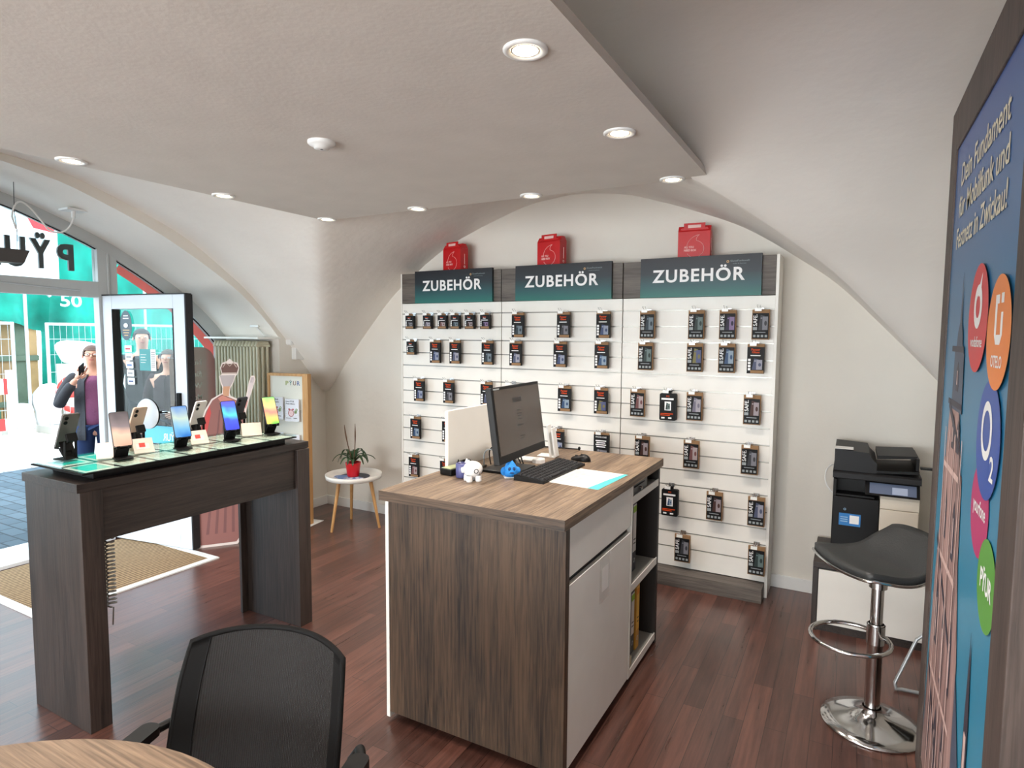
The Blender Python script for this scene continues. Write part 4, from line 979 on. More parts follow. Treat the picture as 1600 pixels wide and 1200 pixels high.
for z, nm in ((.905,'upper'),(.60,'middle'),(.30,'lower')):
    for x, sd_ in ((.030,'left'),(.195,'right')):
        q = thing('leaflet_holder', '%s %s leaflet with a red alarm clock on the brochure board' % (nm, sd_), 'leaflet', (0,0,0), 0, 'leaflets on the brochure board')
        q.location = V((-4.445,3.665,z-.012*(sd_ == 'right')))+V((bc*x,bs*x,0)); q.rotation_euler = (0,0,ba)
        MB().box(0,.150,-.022,.012,0,.10).build('pocket', M_clear, q)
        m = MB(); m.box(.004,.146,-.018,-.006,.004,.195,0); m.text('Dein PŸUR', (.014,-.018,.170), X, Z, .011, .085, 1, bold=.02, off=.001); m.text('Preis-Alarm.', (.014,-.018,.150), X, Z, .011, .095, 1, bold=.02, off=.001)
        o = (.066,-.018,.075); m.disc(o, X, Z, .027, m=4, off=.0008); m.ring(o, X, Z, .025, .031, 2, off=.001); m.ball((.046,-.018,.108), .010, .001, .007, 2); m.ball((.086,-.018,.108), .010, .001, .007, 2)
        m.disc((.112,-.018,.085), X, Z, .014, m=3, off=.0011); m.ring((.122,-.018,.105), X, Z, .005, .011, 3, off=.0012); m.rect((.014,-.019,.03), X, Z, .05, .004, 1); m.rect((.09,-.019,.03), X, Z, .035, .006, 1)
        m.build('leaflets', [mat('leaflet_white',(226,226,232),.5), M_ink, mat('clock_red',(170,60,66),.5), mat('leaflet_green',(110,140,60),.5), mat('clock_face',(236,200,200),.5)], q)

# ================================================================== RADIATOR
r = thing('radiator', 'tall cream column radiator in the window niche under the ledge', 'radiator', (-5.06, 3.61, 0))
M_rad = mat('radiator_cream',(196,192,168),.35)
for k in range(14):
    x = k*.0425; m = MB()
    for yy in (.015,.065,.115): m.tube([(x,yy,.30),(x,yy,1.545)], .0125, 0, 8)
    for zz in (.30,1.545): m.tube([(x,0.0,zz),(x,.13,zz)], [.018,.018], 0, 8)
    m.tube([(x,.0,1.53),(x,.01,1.565),(x,.12,1.565),(x,.13,1.53)], .0165, 0, 8)
    m.build('column', M_rad, r)
m = MB(); m.tube([(-.01,.065,.33),(.565,.065,.33)], .012, 0, 8); m.tube([(-.01,.065,1.52),(.565,.065,1.52)], .012, 0, 8); m.tube([(.50,.065,.30),(.50,.065,0)], .011, 0, 8); m.tube([(.06,.065,.30),(.06,.065,0)], .011, 0, 8); m.build('pipes', M_rad, r)

# ================================================================== STANDEE (seen from behind, pale back print)
r = thing('cardboard_standee', 'life size cardboard figure in cape and crown, seen from behind, right hand raised', 'cardboard cutout', (-4.17, 3.10, 0), radians(54))
out = [(.02,0),(.07,.08),(.095,.3),(.105,.6),(.10,.93),(.105,1.04),(.120,1.10),(.138,1.16),(.163,1.24),(.178,1.29),(.170,1.318),(.148,1.318),(.130,1.27),(.116,1.20),(.098,1.12),(.078,1.105),(.055,1.135),(.0,1.165),(-.008,1.19),(.0,1.225),(.022,1.27),(.036,1.315),(.05,1.33),(.066,1.38),(.052,1.42),(.02,1.43),(-.002,1.452),(-.024,1.43),(-.055,1.42),(-.07,1.38),(-.058,1.335),(-.078,1.318),(-.070,1.27),(-.056,1.225),(-.060,1.19),(-.09,1.172),(-.135,1.145),(-.183,1.06),(-.245,.89),(-.29,.62),(-.30,.3),(-.25,0)]
m = MB(); m.prism(out, (0,0,0), X, Z, .006, 0); m.build('figure_board', mat('card_edge',(236,226,222),.6), r)
m = MB(); m.prism([(.01,.02),(.06,.09),(.085,.3),(.095,.6),(.09,.93),(.094,1.04),(.088,1.09),(.05,1.123),(-.005,1.152),(-.06,1.18),(-.09,1.162),(-.128,1.135),(-.173,1.055),(-.235,.885),(-.28,.62),(-.29,.3),(-.24,.02)], (0,-.0012,0), X, Z, .0008, 0)
m.prism([(-.09,1.150),(-.06,1.17),(-.005,1.145),(.04,1.120),(.0,1.095),(-.06,1.10)], (0,-.0022,0), X, Z, .0004, 1)
for k in range(5): m.prism([(-.20+.06*k,.10),(-.180+.06*k,.10),(-.075+.03*k,1.06),(-.085+.03*k,1.06)], (0,-.0026,0), X, Z, .0003, 2)
m.prism([(-.275,.62),(-.235,.62),(-.14,1.04),(-.15,1.10),(-.225,.885)], (0,-.0028,0), X, Z, .0003, 3)
m.build('cape_print', [mat('cape_mauve',(150,104,100),.7), mat('cape_collar',(206,140,128),.7), mat('cape_fold',(126,88,88),.7), mat('cape_red',(206,84,84),.7)], r)
m = MB(); m.prism([(-.054,1.335),(.044,1.335),(.058,1.38),(.045,1.412),(-.05,1.412),(-.062,1.38)], (0,-.0014,0), X, Z, .0008, 0)
m.tube([(-.05,-.002,1.385),(-.028,-.002,1.42),(-.002,-.002,1.395),(.024,-.002,1.42),(.046,-.002,1.385)], .004, 1, 5); m.rect((-.054,-.0026,1.335), X, Z, .098, .010, 1)
m.build('crown_print', [mat('crown_brown',(112,84,78),.7), mat('crown_edge',(196,180,170),.6)], r)
m = MB(); m.prism([(-.062,1.275),(.018,1.275),(.032,1.325),(-.072,1.325)], (0,-.0014,0), X, Z, .0008, 0); m.prism([(-.052,1.24),(-.002,1.24),(.018,1.275),(-.062,1.275)], (0,-.0014,0), X, Z, .0008, 0); m.prism([(-.052,1.168),(-.014,1.163),(-.012,1.20),(-.004,1.24),(-.05,1.24),(-.055,1.20)], (0,-.0016,0), X, Z, .0008, 1)
m.build('head_print', [mat('hair_silver',(186,178,180),.7), mat('neck_tan',(206,160,130),.7)], r)
m = MB(); m.prism([(.108,1.13),(.124,1.13),(.136,1.18),(.157,1.24),(.170,1.29),(.163,1.31),(.15,1.31),(.136,1.268),(.122,1.20)], (0,-.0014,0), X, Z, .0008, 0); m.prism([(.088,1.09),(.104,1.06),(.120,1.125),(.106,1.125)], (0,-.0014,0), X, Z, .0008, 1)
for k in range(3): m.tube([(.142+.008*k,-.002,1.265),(.148+.008*k,-.002,1.305)], .0015, 2, 4)
m.build('glove_print', [mat('glove_white',(222,212,214),.7), mat('arm_rose',(206,150,146),.7), mat('finger_line',(180,170,176),.7)], r)
m = MB(); m.prism([(0,0),(.20,0),(.0,.45)], (-.08,.0065,0), Y, Z, .004, 0); m.build('rear_strut', M_kraft, r)

# ================================================================== CABINET AND COPIER
r = thing('low_cabinet', 'low white and dark oak cabinet under the copier', 'cabinet', (-.14, 3.776, 0))
m = MB(); m.box(0,.86,0,.50,.362,.392); m.build('top_board', M_darkY, r, bevel=.0015)
m = MB(); m.box(0,.026,.0,.50,0,.361); m.build('side_panel', M_darkV, r)
m = MB(); m.box(.834,.86,.0,.50,0,.361); m.build('side_panel', M_darkV, r)
MB().box(.027,.833,.012,.49,.0,.045).build('plinth', M_darkY, r)
MB().box(.027,.833,.02,.49,.046,.361).build('carcass', M_dgrey, r)
for k in range(3): MB().box(.030+.267*k,.030+.267*k+.262,-.002,.018,.048,.352).build('door', M_white, r, bevel=.0015)

r = thing('copier', 'black and white office copier standing on the low cabinet', 'copier', (-.06, 3.83, .392))
M_cop = mat('copier_black',(10,10,11),.5,spec=.25); M_cop2 = mat('copier_grey',(20,20,22),.5,spec=.3); M_cream = mat('copier_cream',(222,212,196),.45)
MB().box(0,.225,0,.44,0,.375).build('paper_section', M_cop, r, bevel=.004)
MB().box(.227,.405,.0,.44,0,.33).build('side_cover', M_cream, r, bevel=.004)
m = MB(); m.prism([(0,.332),(0,.385),(.012,.400),(.10,.400),(.10,.332)], (.405,0,0), Y, Z, .178, 0); m.build('front_flap', M_cream, r, bevel=.003)
m = MB(); m.box(.0,.405,.12,.44,.376,.47); m.box(0,.015,0,.12,.376,.47); m.box(.0,.20,.02,.12,.376,.385); m.build('output_bay', M_cop, r)
m = MB(); m.prism([(-.02,.405),(.06,.41),(.09,.475),(.03,.475)], (.405,0,0), Y, Z, .25, 0); pn = m.build('control_panel', M_cop, r, bevel=.002)
u_ = (V((0,.03,.475))-V((0,-.02,.405))).normalized(); m = MB(); m.rect(V((.175,-.0205,.405))+u_*.012, X, u_, .215, .062, 0, .001); m.rect(V((.28,-.0205,.405))+u_*.016, X, u_, .07, .04, 1, .0016); m.build('touch_screen', [mat('touch_blue',(92,102,124),.2,emit=.12), mat('touch_pale',(150,160,180),.3,emit=.2)], pn)
m = MB(); m.prism([(0,.476),(0,.505),(.01,.515),(.42,.515),(.42,.476)], (.41,0,0), Y, Z, .415, 0); m.build('scanner_unit', M_cop2, r, bevel=.003)
m = MB(); m.prism([(0,.516),(.205,.516),(.205,.57),(.175,.60),(.165,.625),(0,.635)], (0,.02,0), X, Z, .38, 0); m.box(.0,.09,.018,.10,.6355,.640,1); m.build('document_feeder', [M_cop2, M_whitep], r, bevel=.003)
m = MB(); m.prism([(.206,.516),(.40,.53),(.40,.545),(.206,.53)], (0,.03,0), X, Z, .36, 0); m.prism([(.206,.590),(.38,.607),(.39,.62),(.206,.61)], (0,.06,0), X, Z, .33, 0); m.box(.385,.40,.06,.39,.545,.607); m.build('feeder_tray', M_cop, r)
m = MB(); m.box(.41,.50,.10,.14,.545,.555); m.build('tray_arm', M_cop2, r)
m = MB(); m.rect((.035,-.001,.215), X, Z, .105, .068, 0); m.rect((.087,-.002,.228), X, Z, .045, .046, 1)
for q in range(3): m.rect((.042,-.002,.235+.012*q), X, Z, .036, .005, 2)
m.text('O', (.055,0,.300), X, Z, .012, None, 2, off=.001, bold=.02)
m.build('service_sticker', [mat('sticker_blue',(34,120,190),.4), M_whitetext, mat('sticker_pale',(150,190,220),.5)], r)
m = MB(); m.tube(bez((-.06,4.30,.86),(-.13,4.26,.86),(-.13,4.20,.74),(-.065,4.20,.70)), .004, 0, 6); tag(m.build('power_cable', M_whitep), 'thin white cable looping out at the left of the copier', 'cable')

# ================================================================== BAR STOOL
def seat_mesh(lo, hi, mi=0):
    m = MB(); nx, ny = 18, 18; vs = []
    for layer in (hi, lo):
        for j in range(ny+1):
            for i in range(nx+1):
                u, v = -1+2*i/nx, -1+2*j/ny      # v = -1 front, 1 back
                z = .0 + .10*max(0, (v-.15)/.85)**1.7*(1-.30*abs(u)**3) - .028*(1-min(1,((v+.15)/.75)**2)) - .012*max(0,(-v-.6)/.4) + .012*u*u
                w = .205-.018*max(0,v)
                sx = w*u*sqrt(1-.20*v*v); sy = .195*v*sqrt(1-.20*u*u)
                vs.append((sx, sy, z+layer))
    N = (nx+1)*(ny+1); fs = []
    for j in range(ny):
        for i in range(nx):
            a = j*(nx+1)+i; fs.append((a,a+1,a+nx+2,a+nx+1)); fs.append((N+a+nx+1,N+a+nx+2,N+a+1,N+a))
    bd = [i for i in range(nx+1)]+[j*(nx+1)+nx for j in range(1,ny+1)]+[ny*(nx+1)+i for i in range(nx-1,-1,-1)]+[j*(nx+1) for j in range(ny-1,0,-1)]
    for a, b in zip(bd, bd[1:]+bd[:1]): fs.append((a, N+a, N+b, b))
    m.add(vs, fs, mi, True); return m, [vs[b] for b in bd]
r = thing('bar_stool', 'chrome bar stool with grey curved seat in front of the copier', 'bar stool', (.138, 2.945, 0), radians(-56))
m = MB(); m.lathe([(.19,0),(.195,.004),(.192,.010),(.15,.020),(.09,.034),(.05,.052),(.036,.066),(.036,.080)], n=48); m.build('base', M_chrome, r)
m = MB(); m.lathe([(.030,.07),(.030,.42),(.032,.425),(.032,.44),(.030,.445)], n=28); m.lathe([(.024,.445),(.024,.70)], n=24); m.build('column', M_chrome, r)
m = MB(); m.lathe([(.035,.36),(.035,.44)], n=24); pts = [(.15*cos(t)*1.0, -.115+.150*sin(t)*1.0, .385+.0*sin(t)) for t in [radians(a) for a in range(0,360,12)]]; m.tube(pts, .009, 0, 10, closed=True); m.build('foot_ring', M_chrome, r)
sm_, bd = seat_mesh(.705, .735); sm_.build('seat', mat('leather_grey',(44,46,47),.45,bump=.12,bscale=160), r)
m = MB(); m.tube([(x*1.015,y*1.015,z-.030) for x,y,z in bd], .007, 0, 8, closed=True); m.build('seat_rim', M_chrome, r)
m = MB(); m.box(-.07,.07,-.08,.06,.668,.685); m.lathe([(.034,.60),(.034,.67)], n=20); m.tube([(.03,0,.68),(.15,-.02,.675)], .005, 0, 6); m.build('seat_mount', M_chrome, r)
# leg of a cantilever chair that stands behind the poster panel
r = thing('cantilever_chair', 'thin bent metal chair leg showing beside the poster panel', 'chair', (.27, 3.3, 0))
m = MB(); m.tube([(.22,.05,.42),(.05,.03,.25),(-.028,.0,.035),(-.024,-.01,.010),(0,-.0,.010),(.30,.02,.010),(.34,.05,.03),(.36,.30,.42)], .008, 0, 8); m.build('leg', M_steel, r)
m = MB(); m.box(.02+.08,.36,.0,.36,.42,.45); m.build('seat', M_blackm, r, bevel=.01)

# ================================================================== OFFICE CHAIR
ca = atan2(.13,.41)
r = thing('office_chair', 'black mesh back office chair at the round table', 'office chair', (-1.19, .80, 0), ca)
M_mesh = seethrough('chair_mesh', (23,20,19), .90, .8, ('X', 60, .09))
BH = .457
def back_pt(u, v, off=0):      # u -1..1, v 0..1 up
    w = .215+.012*sin(pi*v)*1.0-.006*v
    z = .415+BH*v - .022*(abs(u)**3.2)*max(0,(v-.75)/.25)
    y = .185+.11*v**1.3 -.075*u*u*1.0 + off
    return V((w*u, y, z))
m = MB(); nu, nv = 24, 24
for off, fl in ((0,False),(.006,True)):
    vs = [back_pt(-1+2*i/nu, j/nv, off) for j in range(nv+1) for i in range(nu+1)]
    fs = [(j*(nu+1)+i, j*(nu+1)+i+1, (j+1)*(nu+1)+i+1, (j+1)*(nu+1)+i) for j in range(nv) for i in range(nu)]
    m.add(vs, [tuple(reversed(f)) if fl else f for f in fs], 0, True)
m.build('mesh_back', M_mesh, r)
m = MB()
def band(u0,u1,v0,v1):
    n = 20; vs = []; fs = []
    for j in range(n+1):
        for i in range(n+1): vs.append(back_pt(u0+(u1-u0)*i/n, v0+(v1-v0)*j/n, -.004))
    for j in range(n+1):
        for i in range(n+1): vs.append(back_pt(u0+(u1-u0)*i/n, v0+(v1-v0)*j/n, .011))
    N = (n+1)**2
    for j in range(n):
        for i in range(n):
            a = j*(n+1)+i; fs.append((a,a+1,a+n+2,a+n+1)); fs.append((N+a+n+1,N+a+n+2,N+a+1,N+a))
    bdr = [i for i in range(n+1)]+[j*(n+1)+n for j in range(1,n+1)]+[n*(n+1)+i for i in range(n-1,-1,-1)]+[j*(n+1) for j in range(n-1,0,-1)]
    for a, b in zip(bdr, bdr[1:]+bdr[:1]): fs.append((a, b, N+b, N+a))
    m.add(vs, fs, 0, True)
band(-1,-.80,0,1); band(.86,1,0,1); band(-1,1,0,.07)
m.tube([back_pt(-1,v/20,.004) for v in range(21)]+[back_pt(-1+u/12,1,.004) for u in range(1,25)]+[back_pt(1,1-v/20,.004) for v in range(1,21)], .0075, 0, 8)
m.build('back_frame', mat('chair_frame',(11,10,10),.7,spec=.2), r)
m = MB(); vs = []
n = 20
for z, k in ((.405,.93),(.415,1),(.445,1),(.462,.94)):
    for i in range(n):
        t = 2*pi*i/n; c, s_ = cos(t), sin(t); vs.append((.235*k*math.copysign(abs(c)**.45,c), -.06+.225*k*math.copysign(abs(s_)**.45,s_), z))
fs = [(a*n+i, a*n+(i+1)%n, (a+1)*n+(i+1)%n, (a+1)*n+i) for a in range(3) for i in range(n)]+[tuple(range(3*n,4*n)), tuple(reversed(range(n)))]
m.add(vs, fs, 0, True); m.build('seat', M_blackm, r)
for s_ in (-1, 1):
    m = MB(); m.tube([(.22*s_,.05,.41),(.275*s_,.07,.45),(.290*s_,.12,.60),(.285*s_,.16,.635),(.262*s_,.20,.64),(.235*s_,.215,.60)], .014, 0, 8); m.prism(rrect(.05,.24,.02,5,-.025,-.10), (.282*s_,.03,.655), X, Y, .022, 0); m.tube([(.283*s_,.12,.60),(.283*s_,.08,.64)], .013, 0, 8); m.build('armrest', M_black, r, bevel=.003)
m = MB(); m.tube([(0,.17,.42),(0,.26,.46),(0,.25,.60)], .022, 0, 8, flat=.6); m.tube([(0,.20,.42),(0,-.05,.40)], .025, 0, 8, flat=.5); m.build('back_support', M_black, r)
m = MB(); m.lathe([(.03,.09),(.03,.25),(.022,.25),(.022,.41)], (0,-.05,0), n=20); m.build('gas_column', M_black, r)
for k in range(5):
    a = radians(72*k+18); c, s_ = cos(a), sin(a); m = MB(); m.tube([(0,-.05,.10),(c*.28,-.05+s_*.28,.068)], [.024,.015], 0, 8); lg = m.build('leg', M_black, r)
    m = MB(); m.lathe([(0,-.012),(.026,-.012),(.028,0),(.026,.012),(0,.012)], n=18, T=Matrix.Translation((c*.285,-.05+s_*.285,.029)) @ Matrix.Rotation(a+1.2,4,'Z') @ Matrix.Rotation(pi/2,4,'X')); m.tube([(c*.28,-.05+s_*.28,.05),(c*.28,-.05+s_*.28,.07)], .008, 0, 8); m.build('castor', M_blackm, lg)

# ================================================================== ROUND TABLE (foreground)
r = thing('round_table', 'light oak round meeting table in the near left foreground', 'table', (-1.13, .14, 0))
m = MB(); m.lathe([(0,.726),(.622,.726),(.626,.730),(.626,.748),(.623,.752),(0,.752)], n=96, smooth=False); m.build('tabletop', wood('table_oak', (84,66,52), (158,132,108), 'X', .5), r)
m = MB(); m.lathe([(.0,0),(.30,0),(.30,.012),(.05,.03),(.04,.05),(.04,.70),(.12,.726)], n=36); m.build('pedestal', M_chrome, r)

# ================================================================== POSTER PANEL
PX = .283
r = thing('poster_panel', 'tall oak framed advertising panel at the right edge', 'advertising panel', (PX, 2.135, 0))
def PB(m, y0,y1,z0,z1,x0=0,x1=.055,mi=0): return m.box(x0,x1,y0-2.135,y1-2.135,z0,z1,mi)
m = MB(); PB(m,2.64,2.77,0,2.44); PB(m,1.45,1.60,0,2.44); PB(m,1.60,2.64,2.285,2.44); PB(m,1.60,2.64,0,.10); m.build('frame', M_panelw, r, bevel=.003)
MB().box(.056,.14,1.44-2.135,2.76-2.135,0,2.43).build('rear_box', mat('panel_back',(34,28,26),.5), r)
M_pblue = gradient('poster_blue', [(0,(50,140,170)),(.45,(42,126,160)),(.78,(38,104,150)),(1,(38,80,150))], 'Z', .1, 2.28, .35)
m = MB(); PB(m,1.60,2.64,.10,2.285,.006,.012); m.build('poster', M_pblue, r)
def at_(y, z): return V((.006, y-2.135, z))
NX = -Y
m = MB()
m.text('Dein Fundament', at_(2.50,2.135), NX, Z, .070, .72, 0, bold=.012, off=.002)
m.text('für Mobilfunk und', at_(2.515,2.035), NX, Z, .066, .75, 0, bold=.012, off=.002)
m.text('Festnetz in Zwickau!', at_(2.53,1.935), NX, Z, .066, .77, 0, bold=.012, off=.002)
m.build('headline', mat('poster_text',(222,214,190),.5), r)
def bubble(y, z, rad, name, col, draw, off):
    m = MB(); m.disc(at_(y,z), NX, Z, rad, m=0, n=48, off=off)
    if draw: draw(m, y, z, off+.0006)
    m.build('bubble', [mat(name,col,.4), M_whitetext], r)
def d_voda(m, y, z, o):
    m.ring(at_(y,z+.03), NX, Z, .030, .058, 1, off=o); m.prism([(0,.025),(.01,.055),(.045,.085),(.035,.05),(.036,.03)], at_(y,z+.03)+V((-o-.0004,0,0)), NX, Z, .0002, 1); m.text('vodafone', at_(y,z-.075), NX, Z, .027, .17, 1, bold=.015, align='CENTER', off=o)
def d_otelo(m, y, z, o):
    m.prism([(-.04,.07),(.0,.07),(.0,.05),(-.02,.05),(-.02,-.02),(.025,-.02),(.025,.03),(.045,.03),(.045,-.02),(.025,-.042),(-.02,-.042),(-.04,-.02)], at_(y,z+.015)+V((-o,0,0)), NX, Z, .0002, 1); m.rect(at_(y-.02,z+.065)+V((-o,0,0)), NX, Z, .028, .022, 1); m.text('OTELO', at_(y,z-.078), NX, Z, .026, .12, 1, bold=.02, align='CENTER', off=o)
def d_o2(m, y, z, o):
    m.ring(at_(y+.015,z+.02), NX, Z, .044, .064, 1, off=o, ey=1.1); m.text('2', at_(y-.045,z-.085), NX, Z, .055, .045, 1, bold=.02, off=o)
def d_yf(m, y, z, o): m.text('yourfone', at_(y,z-.012), NX, Z, .036, .16, 1, bold=.015, align='CENTER', off=o)
def d_py(m, y, z, o): m.text('PŸUR', at_(y,z-.018), NX, Z, .044, .13, 1, bold=.03, align='CENTER', off=o)
bubble(1.84,1.225,.115,'yf_magenta',(176,30,100),d_yf,.002)
bubble(1.70,1.085,.105,'pyur_green',(84,150,54),d_py,.003)
bubble(1.785,1.405,.140,'o2_blue',(28,72,160),d_o2,.004)
bubble(2.015,1.695,.142,'voda_red',(206,26,40),d_voda,.005)
bubble(1.735,1.655,.130,'otelo_orange',(232,128,36),d_otelo,.006)
# photograph of a cathedral tower printed on the poster
M_t1 = wood('print_stone', (66,50,58), (176,142,136), 'Z', .5, .45, 1.3); M_t2 = mat('print_dark',(52,48,62),.5); M_t3 = mat('print_light',(206,176,170),.5,var=.15,vscale=30); M_t4 = mat('print_slate',(70,80,100),.5)
m = MB()
def tp(poly, mi, o): m.prism([(2.135-y, z) for y, z in poly], V((.006-o,0,0)), NX, Z, .0002, mi)
tp([(2.63,.10),(2.60,.42),(2.56,.80),(2.52,1.0),(2.50,1.25),(2.13,1.25),(2.10,1.0),(2.02,.75),(1.98,.10)], 0, .0022)
tp([(2.47,1.25),(2.44,1.42),(2.36,1.48),(2.24,1.42),(2.16,1.25)], 0, .0024)
tp([(2.41,1.42),(2.40,1.60),(2.22,1.60),(2.20,1.42)], 3, .0026)
tp([(2.38,1.60),(2.36,1.66),(2.33,1.69),(2.315,1.84),(2.300,1.69),(2.27,1.66),(2.25,1.60)], 3, .0026)
tp([(2.0,.10),(2.02,.72),(1.84,.40),(1.70,.10)], 3, .0024); tp([(1.86,.10),(1.85,.70),(1.83,.92),(1.80,.70),(1.79,.10)], 1, .0028); tp([(1.845,.15),(1.842,.66),(1.815,.66),(1.81,.15)], 2, .0030)
for (y, z, w, h) in ((2.36,1.30,.05,.11),(2.26,1.30,.05,.10),(2.34,1.48,.05,.09),(2.42,1.0,.05,.16),(2.24,.98,.05,.18),(2.48,.62,.05,.22),(2.32,.55,.05,.26),(2.16,.60,.045,.22),(2.52,.20,.05,.26),(2.36,.18,.05,.28),(2.20,.20,.05,.28),(2.06,.24,.04,.2)):
    tp([(y,z),(y,z+h*.75),(y-w/2,z+h),(y-w,z+h*.75),(y-w,z)], 1, .0030); tp([(y-w*.3,z+.02),(y-w*.3,z+h*.7),(y-w*.55,z+h*.7),(y-w*.55,z+.02)], 2, .0034)
for z in (.50,.92,1.22,1.43,1.60): tp([(2.62-.10*z,z),(2.62-.10*z,z+.018),(2.02+.13*z,z+.018),(2.02+.13*z,z)], 2 if z < 1.3 else 1, .0032)
for (y0,z0,y1,z1) in ((2.55,.95,2.14,.70),(2.58,.50,2.10,.15),(2.45,1.42,2.20,1.30)): tp([(y0,z0),(y0,z0+.03),(y1,z1+.03),(y1,z1)], 1, .0036)
for yy in (2.49,2.40,2.28,2.15): m.prism([(2.135-yy-.008,.12),(2.135-yy+.008,.12),(2.135-yy+.006,1.35),(2.135-yy-.004,1.35)], V((.0022,0,0)), NX, Z, .0002, 2)
m.build('tower_print', [M_t1, M_t2, M_t3, M_t4], r)

# ================================================================== THE STREET
struct(MB().box(-9.2,-5.5,-8,16,-.16,-.10).build('floor_pavement', paver_mat('blue_pavers',(78,92,102),(62,76,86),(40,48,55),.26,.13)))
struct(MB().box(-40,-9.2,-30,40,-.16,-.09).build('floor_street', paver_mat('pale_paving',(236,232,224),(222,218,210),(190,186,180),.6,.3)))
tag(MB().box(-9.35,-9.2,-8,16,-.095,-.045).build('kerb', mat('kerb_stone',(226,226,222),.8), bevel=.01), 'pale kerb stone line between pavement and street', 'kerb')
# site fence: two panels on concrete feet
def site_fence(y0, y1, x, label):
    r = thing('site_fence', label, 'fence', (x, y0, -.09), 0, 'site fence panels'); w = y1-y0
    m = MB(); m.tube([(0,.02,.05),(0,.02,1.90)], .028, 0, 10); m.tube([(0,w-.02,.05),(0,w-.02,1.90)], .028, 0, 10); m.tube([(0,0,1.88),(0,w,1.88)], .026, 0, 10); m.tube([(0,0,.15),(0,w,.15)], .022, 0, 10); m.build('tube_frame', M_steel, r)
    m = MB(); k = 0
    yy = .12
    while yy < w-.06: m.tube([(0,yy,.15),(0,yy,1.88)], .003, 0, 4, cap=False); yy += .10
    for z in (.45,.75,1.05,1.35,1.62): m.tube([(0,.02,z),(0,w-.02,z)], .004, 0, 4, cap=False)
    m.build('wire_grid', M_steel, r)
    for yy in (.02, w-.02): MB().prism([(-.30,0),(.30,0),(.26,.13),(-.26,.13)], (0,yy-.11,0), X, Z, .22).build('concrete_foot', mat('concrete',(170,166,158),.9), r, bevel=.01)
site_fence(5.44,8.6,-12.1,'mesh site fence panel right of the red and white barrier, street side')
site_fence(1.9,5.0,-12.15,'mesh site fence panel mostly hidden left of the doorway')
# green netting
M_net = mat('green_netting',(0,142,122),.7,var=.38,vscale=1.8)
def net(name, y0, y1, z0, z1, x, label, amp=.10, seed=1, edge=None, m_=None):
    m = MB(); nu, nv = 50, 26; rr_ = random.Random(seed); ph = [rr_.uniform(0,6) for _ in range(8)]
    vs = []
    for j in range(nv+1):
        for i in range(nu+1):
            u, v = i/nu, j/nv; y = y0+(y1-y0)*u; zb = z0+(edge(u) if edge else 0); z = zb+(z1-zb)*v
            d = amp*(sin(u*23+ph[0]+v*3)+.6*sin(u*41+ph[1]-v*5)+.5*sin(v*13+u*9+ph[2])); vs.append((x+d, y, z))
    m.add(vs, [(j*(nu+1)+i,j*(nu+1)+i+1,(j+1)*(nu+1)+i+1,(j+1)*(nu+1)+i) for j in range(nv) for i in range(nu)], 0, True)
    return tag(m.build(name, m_ or M_net), label, 'netting')
net('scaffold_netting', 1.5, 6.1, 1.75, 6.0, -13.3, 'turquoise scaffold netting hanging above the site fence', .16, 3, lambda u: .35*sin(u*3.0)-.15*u)
NET2 = net('scaffold_netting', 6.05, 10.5, -.05, 6.2, -13.6, 'turquoise scaffold netting reaching the ground at the right', .07, 5)
m = MB(); m.text('50', (-13.35,6.25,2.15), Y, Z, .22, .38, 0, bold=.02, off=0); 
for v_ in range(len(m.v)): m.v[v_] = (-13.30, m.v[v_][1], m.v[v_][2])
m.build('house_number', mat('number_pale',(190,236,230),.6), NET2)
# scaffold poles
for k, (y, x) in enumerate(((5.0,-12.98),(5.50,-12.9),(6.9,-13.2),(7.8,-13.2))):
    m = MB(); m.tube([(x,y,-.09),(x,y,6)], .03, 0, 8); tag(m.build('scaffold_pole', M_steel), '%s scaffold pole from the left behind the fence' % ORD[k], 'pole', 'scaffold poles')
m = MB(); m.tube([(-12.9,4.6,3.6),(-12.9,5.9,2.3)], .03, 0, 8); tag(m.build('scaffold_brace', M_steel), 'diagonal scaffold brace in front of the netting', 'pole')
# plank hoarding behind
r = thing('hoarding', 'brown and green plank hoarding behind the barrier at the far left', 'hoarding', (-13.7, 2.0, -.09))
rnd = random.Random(6); cols = [mat('plank_a',(150,120,84),.8,var=.1), mat('plank_b',(112,140,116),.8,var=.1), mat('plank_c',(176,140,96),.8,var=.1), mat('plank_d',(96,110,92),.8,var=.1)]
m = MB()
for k in range(20): m.box(0,.03,k*.20,k*.20+.192,0,2.2,rnd.randrange(4))
m.box(.03,.07,0,4.0,.35,.45,3); m.box(.03,.07,0,4.0,1.2,1.3,3); m.build('planks', cols, r)
tag(MB().box(-.2,.2,-1.2,1.2,0,.38).build('timber_stack', mat('timber_green',(70,110,88),.8), loc=(-13.2,3.9,-.09)), 'low green timber stack in front of the hoarding', 'timber')
# red and white barrier
r = thing('road_barrier', 'red and white road barrier at the far left of the street', 'barrier', (-11.4, 3.85, -.09))
m = MB(); 
for k in range(6): m.box(0,.05,k*.13,k*.13+.13,.78,1.02,k%2)
for k in range(6): m.box(0,.05,k*.13,k*.13+.13,.22,.40,(k+1)%2)
m.box(-.01,.06,.70,.78,0,1.15,0); m.box(-.01,.06,0,.06,0,1.15,0); m.build('boards', [M_whitetext, mat('barrier_red',(216,44,40),.5)], r)
MB().box(-.3,.35,.60,.9,0,.11).build('foot', mat('rubber_grey',(200,200,196),.8), r, bevel=.01)
